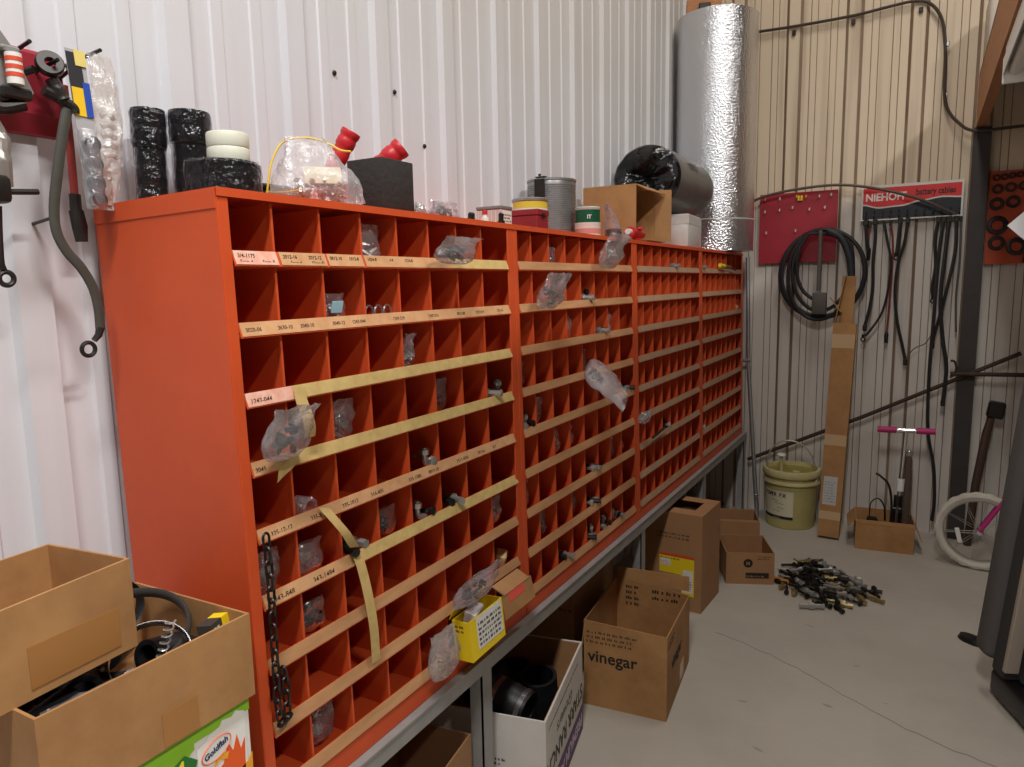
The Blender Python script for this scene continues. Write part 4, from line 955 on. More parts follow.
cable('short black cable with red sleeve beside the red cable', [(1.15, 1.715), (1.147, 1.64), (1.142, 1.55), (1.14, 1.53)], .009, CB, 'ring')
cable('long black cable bowing left to a clamp at its foot, mid battery sign', [(1.185, 1.715), (1.175, 1.60), (1.15, 1.48), (1.142, 1.34), (1.16, 1.18), (1.19, 1.05), (1.21, .965)], .008, CB, 'clamp')
cable('short wavy black cable with ring lug, first of the right hand bunch', [(1.325, 1.71), (1.315, 1.60), (1.325, 1.47), (1.315, 1.36), (1.322, 1.30)], .0085, CB, 'ring')
cable('very long black cable reaching nearly to the floor beside the scooter', [(1.348, 1.71), (1.335, 1.5), (1.33, 1.2), (1.325, .9), (1.335, .6), (1.372, .4), (1.385, .22), (1.38, .10)], .0085, CB, None)
cable('long black cable ending in spread ends by the brace rod', [(1.372, 1.71), (1.365, 1.55), (1.355, 1.3), (1.375, 1.1), (1.40, .95), (1.40, .85), (1.395, .76)], .0095, CB, 'clamp')
cable('black cable of the right hand bunch, crossing over its neighbours', [(1.405, 1.71), (1.408, 1.55), (1.39, 1.40), (1.36, 1.22), (1.34, 1.12), (1.33, 1.06)], .0085, CB, 'clamp')
cable('thin grey cable at the column end of the battery sign', [(1.425, 1.705), (1.43, 1.5), (1.425, 1.3), (1.435, 1.12)], .005, CG, None)
loop_thing('thin_wire', 'thin wire curving from the long cable clamp up to the right hand bunch', 'wire', [(1.215, yc, .98), (1.25, yc - .006, 1.03), (1.30, yc - .01, 1.06), (1.335, yc - .014, 1.13)], .0028, CG)

# bent rod over both boards and the clipped conduit higher up
loop_thing('bent_rod', 'long springy grey rod bent over both wall boards', 'rod', [(.36, YW - .07, 1.850), (.47, YW - .07, 1.888), (.64, YW - .07, 1.912), (.845, YW - .07, 1.917), (1.04, YW - .07, 1.880), (1.235, YW - .07, 1.812), (1.395, YW - .06, 1.728)], .0075, mat('dull_grey_rod', (92, 82, 74), .5, .4))
cd = thing('conduit', 'thin dark conduit clipped across the top of the back wall, bending down', 'conduit', (0, 0, 0))
CM = mat('dark_conduit', (72, 62, 54), .5, .4)
MB().tube(smoothpath([(.36, YW - .012, 2.808), (.60, YW - .012, 2.80), (.88, YW - .012, 2.80), (1.05, YW - .012, 2.812), (1.16, YW - .012, 2.815), (1.235, YW - .012, 2.785), (1.29, YW - .012, 2.69), (1.312, YW - .012, 2.52), (1.318, YW - .012, 2.34), (1.335, YW - .012, 2.26), (1.38, YW - .03, 2.19), (1.46, YW - .06, 2.13), (1.66, YW - .07, 2.128), (2.4, YW - .07, 2.128)], 6), .008, 8).done('tube_run', CM, cd)
for x, z, r in ((.577, 2.79, 0), (.876, 2.79, 0), (1.19, 2.79, 0), (1.316, 2.58, 1), (1.322, 2.33, 1)):
    b = MB(); b.box((x, YW - .0085, z - .022 if not r else z), (.02, .012, .026), None, .003); b.done('clip', GALV if r else DARKST, cd)
# brace rods
tag(MB().tube([(.40, 3.642, .33), (1.02, 3.642, .642), (1.72, 3.642, 1.02)], .011, 10).done('brace_rod', RUST), 'rusty brace rod running diagonally across the back wall', 'rod')
tag(MB().tube([(1.42, 3.615, .905), (1.75, 3.60, .915)], .011, 10).done('brace_rod', RUST), 'short level rusty rod crossing the dark column', 'rod')
tag(MB().tube(smoothpath([(1.418, 3.61, .975), (1.436, 3.608, .97), (1.446, 3.608, .935), (1.436, 3.61, .90), (1.42, 3.61, .885)]), .006, 8).done('bent_hook', RUST), 'small rusty bent hook on the brace rod by the column', 'hook')

# coiled jumper cable
jc = thing('cable_coil', 'coil of heavy black cable hanging over the dark red board', 'cable', (0, -.014, 0))
def loops(c, specs):
    pts = []
    for rx, rz, dx, dz, y in specs:
        for k in range(16):
            a = PI / 2 - 2 * PI * k / 16; pts.append((c[0] + dx + rx * math.cos(a), y + .004 * math.sin(k), c[1] + dz + rz * math.sin(a)))
    return pts
MB().tube(smoothpath(loops((.775, 1.437), [(.222, .245, 0, 0, YW - .05), (.214, .24, .003, .005, YW - .058), (.165, .25, -.01, -.005, YW - .066), (.150, .225, .0, .02, YW - .074)]) + [(.9, YW - .07, 1.62), (.935, YW - .07, 1.48), (.935, YW - .07, 1.33)], 3), .0105, 8).done('cable_loops', CB, jc)
MB().tube(smoothpath([(.80, YW - .085, 1.675), (.87, YW - .085, 1.63), (.915, YW - .085, 1.53), (.93, YW - .085, 1.42), (.935, YW - .085, 1.31)], 6), .019, 10, flat=.6, up=(0, 1, 0)).done('doubled_strand', mat('blue_black_cable', (30, 34, 40), .45), jc)
MB().tube(smoothpath([(.70, YW - .085, 1.66), (.655, YW - .085, 1.56), (.65, YW - .085, 1.44), (.69, YW - .085, 1.34), (.77, YW - .085, 1.28)], 6), .010, 8).done('cable_loops', CB, jc)
MB().tube([(.768, YW - .098, 1.675), (.768, YW - .098, 1.345)], .011, 10).done('grey_bar', mat('worn_grey_steel', (112, 106, 100), .5, .4), jc)
MB().box((.775, YW - .10, 1.275), (.075, .03, .12), None, .008, 2).done('clamp_block', mat('dark_grey_block', (86, 82, 76), .6), jc)

# long narrow carton leaning on the wall
lean = math.atan2(.145, 1.165)
pk = thing('long_carton', 'tall narrow brown carton leaning against the back wall', 'carton', (.893, 3.375, 0.012), (-lean, 0, R_(-1)))
b = MB(); Hh = 1.165
b.hexa([(-.053, -.026, 0), (.053, -.026, 0), (.053, .030, .008), (-.053, .030, .008), (-.058, -.026, Hh), (.058, -.026, Hh), (.058, .030, Hh), (-.058, .030, Hh)]); b.done('carton_body', CARD, pk, smooth=False)
pk.rotation_euler = (-lean, R_(1.2), 0)
FP = lambda x, z: frame((x, -.0264, z), (1, 0, 0), (0, 0, 1))
patch('shipping_label', .068, .155, mat('grey_label', (190, 188, 184), .5), pk, FP(-.042, .175)); scribble('small_print', .055, .12, 8, mat('pale_print', (140, 138, 136), .6), pk, frame((-.036, -.0272, .19), (1, 0, 0), (0, 0, 1)), 61)
patch('clear_tape', .112, .075, mat('glossy_tape', (196, 164, 124), .15), pk, FP(-.057, 1.03)); patch('clear_tape', .108, .045, mat('glossy_tape', (196, 164, 124), .15), pk, FP(-.054, .095)); patch('clear_tape', .108, .06, mat('glossy_tape', (196, 164, 124), .15), pk, FP(-.055, .50))
MB().box((-.033, .005, Hh + .13), (.004, .05, .26), Euler((0, R_(8), 0)).to_matrix()).done('side_flap', CARD, pk, smooth=False)
MB().box((.0, .029, Hh + .13), (.07, .004, .26)).done('rear_flap', CARD, pk, smooth=False)
MB().box((-.055, .005, Hh + .10), (.006, .045, .10), Euler((0, R_(-38), 0)).to_matrix()).done('torn_flap', CARDIN, pk, smooth=False)

# leaning galvanised pipe
gp = thing('galvanised_pipe', 'slim galvanised pipe leaning upright beside the end of the cabinets', 'pipe', (0, 0, 0))
MB().tube([(.482, 3.548, .0), (.392, 3.632, .9), (.362, 3.672, 1.545)], .0115, 10).done('pipe', GALV, gp)
MB().tube([(.476, 3.535, .135), (.476, 3.555, .137)], .009, 8).done('bolt', STEEL, gp); MB().tube([(.33, 3.63, .935), (.405, 3.625, .938)], .010, 8).done('bracket_arm', GALV, gp)

# bucket
bk = thing('bucket', 'dirty yellow five gallon bucket with white spout, by the back wall', 'bucket', (.668, 3.545, 0))
BY = mat('dirty_cream_plastic', (186, 174, 112), .5, var=(6, .5, (146, 132, 78))); BYL = mat('cream_rim', (206, 194, 140), .5, var=(9, .5, (160, 146, 92)))
MB().lathe([(0, 0), (.128, 0), (.132, .004), (.142, .258), (.142, .30), (.136, .30), (.126, .012), (0, .012)], 40).done('bucket_body', BY, bk)
MB().lathe([(.1425, .255), (.156, .257), (.158, .262), (.154, .277), (.1425, .279)], 40, close=True).done('rib_ring', BYL, bk)
MB().lathe([(.1425, .298), (.156, .298), (.159, .304), (.159, .325), (.155, .336), (.143, .338), (.138, .322), (.136, .302)], 40, close=True).done('rim', BYL, bk)
MB().lathe([(0, .302), (.1358, .302), (.1358, .312), (.07, .308), (0, .308)], 40).done('lid', mat('oily_lid', (150, 136, 60), .3), bk)
MB().tube([(-.055, -.02, .308), (-.056, -.02, .40)], .010, 10).done('spout_stem', BYL, bk); MB().lathe([(0, 0), (.024, 0), (.026, .006), (.02, .014), (0, .014)], 18, Matrix.Translation((-.056, -.02, .40))).done('spout_cap', WHITEP, bk)
MB().lathe([(0, .3085), (.02, .3085), (.02, .325), (0, .325)], 14, Matrix.Translation((.03, -.05, 0))).done('lid_plug', BYL, bk)
MB().tube(smoothpath([(-.148, .0, .29), (-.12, -.02, .42), (-.06, -.025, .485), (.02, -.02, .49), (.09, -.012, .44), (.125, -.006, .36), (.148, 0, .29)], 6), .0045, 8).done('bail', mat('bail_wire', (186, 180, 160), .4, .4), bk)
MB().tube([(.148, -.012, .345), (.14, -.04, .29), (.135, -.055, .262)], .009, 8).done('bail_ear', BYL, bk)
def wraplabel(name, a0, a1, z0, z1, m, o):
    b = MB()
    def f(u, v):
        z = z0 + (z1 - z0) * v; R = .132 + .010 * (z - .004) / .254 + o; a = a0 + (a1 - a0) * u; return V((R * math.cos(a), R * math.sin(a), z))
    b.grid(f, 20, 3); b.solid(.0003); return b.done(name, m, bk)
wraplabel('paper_label', R_(-172), R_(-76), .075, .222, mat('cream_label', (216, 208, 178), .55), .0012); wraplabel('black_strip', R_(-172), R_(-76), .058, .0748, INK, .0012)
def onbucket(a, z, o=.0022): R = .132 + .010 * z / .254 + o; return frame((R * math.cos(a), R * math.sin(a), z), (-math.sin(a), math.cos(a), 0), (0, 0, 1))
for i, ch in enumerate('POWER FX'):
    if ch != ' ': text('lettering', ch, .030, INK, bk, onbucket(R_(-150 + i * 7.0), .188), .0008)
for k, (a, z, w_) in enumerate(((-128, .165, .05), (-118, .148, .055), (-112, .122, .04), (-122, .104, .045))): scribble('small_print', w_, .008, 1, INKB, bk, onbucket(R_(a), z, .0026), 70 + k)
scribble('strip_print', .06, .008, 1, WHITEP, bk, onbucket(R_(-122), .062, .003), 78)

# box with the scooter
sbx = open_box('cardboard_box', 'open cardboard box by the back wall holding the folded scooter', .272, .225, .16, (1.155, 3.40, 0), R_(6), CARD, {'-x': (.06, R_(140)), '+x': (.10, R_(158)), '-y': (.02, R_(174))})
sc = thing('kick_scooter', 'folded kick scooter with pink grips standing in the cardboard box', 'scooter', (1.214, 3.43, .012))
CH = mat('chrome', (206, 206, 206), .16, .95); PK = mat('pink_grip', (184, 40, 108), .5)
MB().tube([(0.002, .0, .10), (.020, .03, .605)], .0115, 12).done('steering_tube', CH, sc)
MB().tube([(.008, .012, .28), (.011, .018, .345)], .019, 12).done('height_collar', WHITEP, sc)
MB().tube([(.0, .002, .09), (.002, .010, .255)], .020, 12).done('lower_sleeve', BLACKP, sc); MB().box((.0, -.006, .18), (.046, .03, .03), None, .004).done('clamp', BLACKP, sc)
MB().tube([(.0, -.022, .10), (.001, -.016, .20)], .006, 8).done('silver_pin', CH, sc)
MB().tube([(-.108, .03, .60), (.026, .03, .604), (.148, .03, .608)], .009, 10).done('handlebar', CH, sc)
MB().tube([(-.112, .03, .5998), (-.022, .03, .602)], .0165, 12).done('grip', PK, sc); MB().tube([(.068, .03, .605), (.155, .03, .608)], .0165, 12).done('grip', PK, sc)
MB().tube([(-.015, .03, .602), (.06, .03, .605)], .014, 12).done('t_joint', CH, sc)
b = MB(); b.span((.026, .02, .06), (.056, .04, .47), .004); b.done('deck', mat('brown_grip_deck', (88, 70, 58), .7), sc)
b = MB(); b.tube(smoothpath([(.024, .03, .09), (.024, .03, .40), (.028, .03, .47), (.041, .03, .495), (.054, .03, .47), (.058, .03, .40), (.058, .03, .09)], 5), .0055, 8); b.done('deck_edge', CH, sc)
MB().lathe([(.012, -.012), (.04, -.012), (.046, -.006), (.046, .006), (.04, .012), (.012, .012)], 24, Matrix.Translation((.0, -.012, .052)) @ Matrix.Rotation(R_(90), 4, 'Y'), close=True).done('front_wheel', BLACKR, sc)
MB().lathe([(.012, -.012), (.04, -.012), (.046, -.006), (.046, .006), (.04, .012), (.012, .012)], 24, Matrix.Translation((.038, .024, .052)) @ Matrix.Rotation(R_(90), 4, 'Y'), close=True).done('rear_wheel', BLACKR, sc)
loop_thing('rubber_strap', 'black strap arching up out of the scooter box', 'strap', [(1.085, 3.43, .14), (1.09, 3.44, .21), (1.125, 3.45, .235), (1.155, 3.45, .19), (1.16, 3.45, .12)], .009, BLACKR, flat=.35)
loop_thing('rubber_hose', 'thin black hose curling above the scooter box', 'hose', [(1.185, 3.46, .05), (1.188, 3.46, .20), (1.17, 3.46, .31), (1.13, 3.46, .355), (1.105, 3.46, .37)], .006, BLACKR)
tag(MB().box((0, 0, 0), (.05, .03, .05), Euler((.3, .2, .4)).to_matrix(), .006).done('black_bracket', GR, None, (1.10, 3.37, .13)), 'black metal bracket lying in the scooter box', 'bracket')

# bicycle: front wheel shows, the rest stands behind the grey panel
bi = thing('bicycle', 'childs bicycle with white tyre and pink fork, behind the dark grey panel', 'bicycle', (1.572, 3.235, 0), (0, 0, R_(-6)))
TW = mat('white_tyre', (204, 198, 184), .7, var=(18, .5, (170, 162, 146))); PKF = mat('pink_frame', (190, 52, 120), .35)
def wheel(cx):
    R = .192; M = Matrix.Translation((cx, 0, R)) @ Matrix.Rotation(R_(90), 4, 'X')
    b = MB(); n = 84; prof = [(R - .038, -.014), (R - .02, -.021), (R - .005, -.017), (R, -.006), (R, .006), (R - .005, .017), (R - .02, .021), (R - .038, .014)]
    rings = []
    for k in range(n):
        a = 2 * PI * k / n; tr = .0035 if k % 4 < 2 else 0
        rings.append([b.bm.verts.new(M @ V(((r - (tr if i in (2, 3, 4, 5) else 0)) * math.cos(a), (r - (tr if i in (2, 3, 4, 5) else 0)) * math.sin(a), z))) for i, (r, z) in enumerate(prof)])
    for k in range(n):
        A, B = rings[k], rings[(k + 1) % n]
        for i in range(8): b.bm.faces.new((A[i], A[(i + 1) % 8], B[(i + 1) % 8], B[i]))
    b.done('tyre', TW, bi)
    MB().lathe([(R - .045, -.011), (R - .0382, -.013), (R - .0382, .013), (R - .045, .011)], 60, M, close=True).done('wheel_rim', mat('rim_grey', (170, 164, 156), .35, .5), bi)
    MB().lathe([(0, -.03), (.012, -.03), (.016, -.02), (.010, -.015), (.010, .015), (.016, .02), (.012, .03), (0, .03)], 18, M).done('hub', CH, bi)
    b = MB()
    for k in range(20):
        a = 2 * PI * k / 20; a2 = a + (.45 if k % 2 else -.45); s = 1 if k % 4 < 2 else -1
        b.tube([M @ V((.014 * math.cos(a), .014 * math.sin(a), .018 * s)), M @ V(((R - .046) * math.cos(a2), (R - .046) * math.sin(a2), .002 * s))], .0013, 4)
    b.done('spokes', ZINC, bi)
wheel(0); wheel(.68)
MB().box((-.085, -.012, .16), (.02, .008, .075), Euler((0, R_(-14), 0)).to_matrix(), .003).done('spoke_reflector', WHITEP, bi)
for s in (-1, 1): MB().tube(smoothpath([(0, s * .036, .2), (.04, s * .036, .275), (.10, s * .034, .39), (.125, s * .02, .44)], 5), [.0095] * 15 + [.012], 10).done('fork_blade', PKF, bi)
MB().tube([(.125, 0, .43), (.16, 0, .53)], .02, 12).done('head_tube', PKF, bi); MB().tube([(.12, -.022, .44), (.12, .022, .44)], .013, 10).done('fork_crown', PKF, bi)
MB().tube(smoothpath([(.15, 0, .50), (.28, 0, .40), (.43, 0, .30), (.46, 0, .2)], 6), .017, 10).done('down_tube', PKF, bi); MB().tube([(.40, 0, .55), (.46, 0, .2)], .014, 10).done('seat_tube', PKF, bi)
for s in (-1, 1): MB().tube([(.46, s * .012, .2), (.68, s * .05, .2)], .008, 8).done('chain_stay', PKF, bi)
b = MB(); b.lathe([(0, 0), (.06, 0), (.085, .02), (.06, .045), (0, .05)], 20); o = b.done('saddle', WHITEP, bi); o.matrix_local = Matrix.Translation((.39, 0, .55)) @ Matrix.Diagonal((1.4, .8, 1, 1))
MB().tube(smoothpath([(.165, -.24, .66), (.17, -.1, .64), (.165, 0, .57), (.17, .1, .64), (.165, .24, .66)], 5), .010, 8).done('handlebar', CH, bi)
# wooden handled tool behind it
tl = thing('splitting_maul', 'old wood handled maul with dark iron head leaning on the back wall', 'maul', (0, 0, 0))
MB().tube([(1.545, 3.585, .004), (1.565, 3.6, .33), (1.598, 3.625, .60), (1.617, 3.635, .70)], [.019, .02, .021, .016], 10).done('handle', mat('dark_wood', (72, 48, 36), .6, var=(20, .5, (52, 36, 28))), tl)
b = MB(); b.box((1.632, 3.635, .725), (.075, .055, .085), Euler((0, .15, 0)).to_matrix(), .008); b.done('iron_head', DARKST, tl)

# orange seal board
sbd = thing('seal_board', 'orange pegboard hung with black rings, right of the dark column', 'board', (0, 0, 0))
MB().span((1.536, YW - .012, 1.468), (1.74, YW, 1.93), .001).done('board_panel', mat('orange_board', (190, 74, 34), .55, var=(6, .5, (150, 54, 26))), sbd, smooth=False)
MB().span((1.70, YW - .03, 1.472), (1.735, YW - .0125, 1.515)).done('lower_catch', GR, sbd, smooth=False)
rings_ = [(1.566, 1.897, .016), (1.599, 1.900, .016), (1.631, 1.904, .016), (1.664, 1.906, .016), (1.574, 1.842, .024), (1.628, 1.847, .024), (1.680, 1.85, .022), (1.574, 1.768, .031), (1.642, 1.775, .03), (1.583, 1.662, .046), (1.584, 1.574, .036), (1.668, 1.553, .044)]
labs = ['smallest ring, top row nearest the column, on the orange board', 'second small ring in the top row of the orange board', 'third small ring in the top row of the orange board', 'last small ring in the top row of the orange board', 'medium ring nearest the column, second row of the orange board', 'middle medium ring, second row of the orange board', 'last medium ring, second row of the orange board', 'ring nearest the column in the third row of the orange board', 'second ring in the third row of the orange board', 'biggest black ring, low on the column side of the orange board', 'ring below the biggest ring on the orange board', 'wide black ring at the bottom of the orange board']
for (x, z, r), lb_ in zip(rings_, labs):
    t = MB().lathe([(r * .55, 0), (r * .95, 0), (r, .003), (r, .012), (r * .9, .015), (r * .6, .015), (r * .55, .011)], 22, Matrix.Rotation(R_(90), 4, 'X'), close=True).done('seal_ring', GR if r < .02 else BLACKR, None, (x, YW - .0125, z)); tag(t, 'black ' + lb_ if not lb_.startswith(('biggest', 'wide')) else lb_, 'ring', 'rings on the orange board')

# dark grey panel standing at the right, white card on it, scrap on the floor
gp_ = thing('upright_panel', 'tall dark grey padded panel standing on end at the aisle edge', 'panel', (0, 0, 0))
GF = mat('dark_grey_fabric', (84, 80, 78), .85, bump=(60, .12)); GF2 = mat('charcoal_fabric', (52, 50, 50), .9)
u = V((.36, -.933, 0)); n_ = V((.933, .36, 0)); c0 = V((1.497, 2.05, 0))
def slab(name, s0, s1, d0, d1, z0, z1, m, bev=.02):
    b = MB(); b.box(((s0 + s1) / 2, (d0 + d1) / 2, (z0 + z1) / 2), (s1 - s0, d1 - d0, z1 - z0), None, bev, 4)
    for v in b.bm.verts:                                    # slight belly of the upholstery
        k = math.sin(PI * min(max((v.co.z - z0) / (z1 - z0), 0), 1)); v.co.y -= .012 * k if v.co.y < (d0 + d1) / 2 else 0
        p = c0 + u * v.co.x + n_ * v.co.y; v.co = V((p.x + .062 * v.co.z ** 1.6 - .012, p.y, v.co.z))
    return b.done(name, m, gp_)
slab('padding', 0, .10, .0, .30, .14, 1.42, GF, .035); slab('side_cover', .101, .178, .015, .30, .12, 1.42, GF2, .012)
slab('black_base', .045, .75, .045, .30, .002, .118, BLACKP, .03)
slab('wood_strip', .18, .198, .008, .05, .155, 1.41, mat('pale_wood', (164, 150, 134), .6), .003); slab('back_board', .18, .75, .06, .30, .12, 1.42, GF2, .01)
b = MB(); b.box((0, 0, 0), (.2, .004, .2), Euler((0, R_(45), 0)).to_matrix()); o = b.done('white_card', mat('white_card', (226, 226, 228), .6), None, (1.637, 2.0, 1.5645), (R_(-6), 0, R_(-8)), smooth=False); tag(o, 'white card standing corner up on top of the dark grey panel', 'card')
t = thing('floor_glide', 'small black plastic foot on the floor beside the dark grey panel', 'foot', (1.512, 2.40, 0), (0, 0, R_(-35)))
b = MB(); b.lathe([(0, .001), (.034, .001), (.036, .004), (.030, .022), (0, .026)], 20); o = b.done('foot_pad', BLACKP, t); o.scale = (1.5, .8, 1)

# light fitting under the loft
lf = thing('strip_light_fixture', 'unlit white strip light fixture hanging under the loft joist', 'light', (0, 0, 0))
MB().span((1.466, 2.18, 2.03), (1.66, 2.192, 2.112), .002).done('end_plate', WHITEP, lf, smooth=False)
MB().span((1.47, 1.25, 2.10), (1.656, 2.179, 2.146), .004).done('housing', WHITEP, lf, smooth=False)
for x in (1.50, 1.56): MB().cyl((x, 1.25, 2.07), (x, 2.178, 2.07), .019, n=14).done('tube', WHITEP, lf)
b = MB(); b.span((1.467, 1.26, 2.06), (1.4695, 2.179, 2.112)); b.done('side_reflector', WHITEP, lf, smooth=False)
tag(MB().span((1.47, 3.3, 2.4115), (1.75, 3.62, 2.70), .02, 3).done('storage_tub', mat('pale_tub', (196, 186, 172), .5)), 'pale tub stored on the loft deck behind the joist', 'tub')
# ------------------------------------------------------------------ pile of fittings on the floor
poly = [(0.748, 2.68), (0.772, 2.872), (0.864, 2.949), (0.947, 2.948), (1.046, 2.834), (1.178, 2.714), (1.163, 2.624), (1.072, 2.52), (1.032, 2.435), (0.98, 2.45), (0.872, 2.496), (0.805, 2.52)]
def inside(x, y):
    c = False; j = len(poly) - 1
    for i in range(len(poly)):
        (xi, yi), (xj, yj) = poly[i], poly[j]
        if (yi > y) != (yj > y) and x < (xj - xi) * (y - yi) / (yj - yi) + xi: c = not c
        j = i
    return c
def edge(x, y):
    d = 9
    for i in range(len(poly)):
        a, b_ = V(poly[i]), V(poly[(i + 1) % len(poly)]); p = V((x, y)); t = max(0, min(1, (p - a).dot(b_ - a) / (b_ - a).length_squared)); d = min(d, (p - a - (b_ - a) * t).length)
    return d
def fitting(kind):
    b = MB()
    if kind == 0: b.lathe([(0, -.05), (.009, -.05), (.009, -.012), (.015, -.012), (.015, .01), (.010, .01), (.010, .045), (.012, .047), (.012, .052), (0, .052)], 8)
    elif kind == 1: b.lathe([(0, -.032), (.012, -.032), (.014, -.028), (.014, -.006), (.008, -.006), (.008, .012), (.0115, .012), (.0115, .032), (0, .032)], 6)
    elif kind == 2: b.tube(smoothpath([(-.035, 0, 0), (-.01, 0, 0), (.008, .004, 0), (.018, .03, 0)], 4), [.0085] * 8 + [.0095] * 5, 8); b.lathe([(0, 0), (.014, 0), (.014, .014), (0, .014)], 6, Matrix.Translation((-.03, 0, 0)) @ Matrix.Rotation(R_(90), 4, 'Y'))
    else: b.lathe([(0, -.045), (.007, -.045), (.007, .02), (.0135, .02), (.0135, .032), (.006, .034), (0, .034)], 6)
    return b
FM = [(DARKST, 'dark steel'), (ZINC, 'shiny zinc'), (BRASS, 'dull brass coloured')]
fm = {}
for mi, (mm, _) in enumerate(FM):
    for k in range(4): fm[(mi, k)] = fitting(k).mesh('hose_fitting', mm, True)
rn = random.Random(21); cnt = 0; placed = []
for _ in range(4000):
    if cnt >= 110: break
    x, y = rn.uniform(.74, 1.18), rn.uniform(2.43, 2.95)
    if not inside(x, y): continue
    e = edge(x, y); lay = rn.random() * min(e * .34, .036)
    if any((x - a) ** 2 + (y - b_) ** 2 < .0011 and abs(lay - c) < .010 for a, b_, c in placed): continue
    placed.append((x, y, lay))
    p = .66 if x < 1.0 else .42; r = rn.random()
    mi = 0 if r < p else (1 if r < p + .27 else 2); k = rn.choice((0, 1, 1, 2, 3, 3)); zz = .0125 + lay
    tilt = rn.uniform(-.35, .35) if lay > .015 else 0
    o = link('hose_fitting', fm[(mi, k)], None, (x, y, zz + (.012 if tilt else 0)), (0, R_(90) + tilt, rn.gauss(-.5, .7))); o.scale = (.88,) * 3
    if k == 2: o.rotation_euler = (tilt, 0, rn.uniform(0, 6))
    tag(o, FM[mi][1] + ' hose fitting heaped in the pile on the floor', 'fitting', FM[mi][1] + ' fittings in the floor pile'); cnt += 1
o = link('hose_fitting', fm[(1, 0)], None, (.93, 2.415, .0155), (0, R_(90), R_(22))); tag(o, 'single fitting lying apart, on the near side of the floor pile', 'fitting')
o = MB().lathe([(0, -.05), (.013, -.05), (.013, .03), (.009, .03), (.009, .05), (0, .05)], 10).done('hose_fitting', mat('amber_plastic', (178, 112, 34), .45), None, (.775, 2.635, .0135), (0, R_(90), R_(-10))); tag(o, 'amber coloured fitting between the small logo box and the pile', 'fitting')

# ------------------------------------------------------------------ what lies in the cubbies
ITEMS = [
('bag',0,0,3,0.395,0.080,0.070),('spill',0,0,5,0.575,0.20,0.045),('bagl',0,1,2,0.279,0.075,0.045),('clips',0,1,3,0.395,0.075,0.02),('bag',0,2,4,0.478,0.045,0.08),('spillb',0,3,0,0.070,0.135,0.07),
('bag',0,3,2,0.276,0.071,0.075),('bagp',0,3,5,0.61,0.09,0.098),('metal',0,3,7,0.815,0.08,0.031),('coil',0,4,1,0.158,0.052,0.04),('bag',0,5,0,0.065,0.06,0.07),('lie',0,5,1,0.165,0.09,0.055),
('metal',0,5,2,0.265,0.066,0.028),('bag',0,5,3,0.392,0.077,0.05),('metal',0,5,4,0.492,0.05,0.036),('metal',0,5,5,0.60,0.057,0.024),('bagp',0,6,7,0.82,0.085,0.09),('spillp',0,7,5,0.585,0.24,0.062),
('chunk',0,7,7,0.830,0.05,0.038),('dark',0,6,1,0.168,0.07,0.05),('big',0,8,1,0.172,0.09,0.09),('bagf',0,8,4,0.517,0.12,0.10),('metal',0,4,4,0.529,0.052,0.02),
('bag',1,0,2,1.186,0.06,0.05),('spill',1,0,5,1.455,0.22,0.085),('bag',1,0,6,1.575,0.08,0.10),('bag',1,0,7,1.74,0.085,0.10),('spill',1,1,1,1.02,0.20,0.075),('metal',1,1,4,1.421,0.09,0.033),('bag',1,2,3,1.308,0.085,0.09),('bag',1,2,6,1.643,0.085,0.10),
('metal',1,2,5,1.516,0.078,0.014),('bag',1,3,0,0.975,0.085,0.10),('spillx',1,3,3,1.27,0.30,0.10),('bagp',1,3,4,1.40,0.09,0.07),('metal',1,4,7,1.745,0.1,0.038),('bag',1,4,1,1.08,0.085,0.10),('metal',1,4,0,0.98,0.08,0.023),('bag',1,4,5,1.533,0.085,0.07),
('bag',1,5,2,1.19,0.085,0.07),('bagp',1,5,3,1.30,0.09,0.06),('bag',1,6,7,1.742,0.085,0.07),('bag',1,6,6,1.644,0.085,0.085),('metal',1,6,4,1.427,0.09,0.027),('bag',1,6,0,0.98,0.085,0.09),('bag',1,7,1,1.08,0.085,0.09),('bag',1,7,3,1.309,0.08,0.07),
('metal',1,7,4,1.406,0.08,0.034),('metal',1,8,4,1.38,0.1,0.041),('metal',1,8,5,1.521,0.1,0.029),('metal',1,8,6,1.64,0.1,0.03),('metal',1,8,2,1.18,0.056,0.019),('spill',1,5,7,1.77,.10,.04),
('dark',2,7,1,2.0,0.09,0.058),('metal',2,6,3,2.22,0.06,0.018),('metal',2,0,4,2.322,0.06,0.017),('metal',3,0,0,2.78,0.06,0.03),('chunk',3,2,7,3.57,0.05,0.041),('metal',3,7,0,2.77,0.06,0.02)]
CLEARD = plastic('smoky_film', (200, 196, 206), .2, .06, .24)
bagm = {}
def bagvar(w, h, d, v, film):
    me = bagmesh(100 + v, w, d, h); me.materials[0] = film; return me
sm = {k: fitting(k).mesh('small_fitting', ZINC, True) for k in range(4)}; smd = {k: fitting(k).mesh('small_fitting', DARKST, True) for k in range(4)}
rn = random.Random(5)
def cub(k, c): lo = .0235 if c == 0 else DV[c - 1] + .003; hi = .866 if c == 7 else DV[c] - .003; return k * W + lo, k * W + hi
import itertools as _it
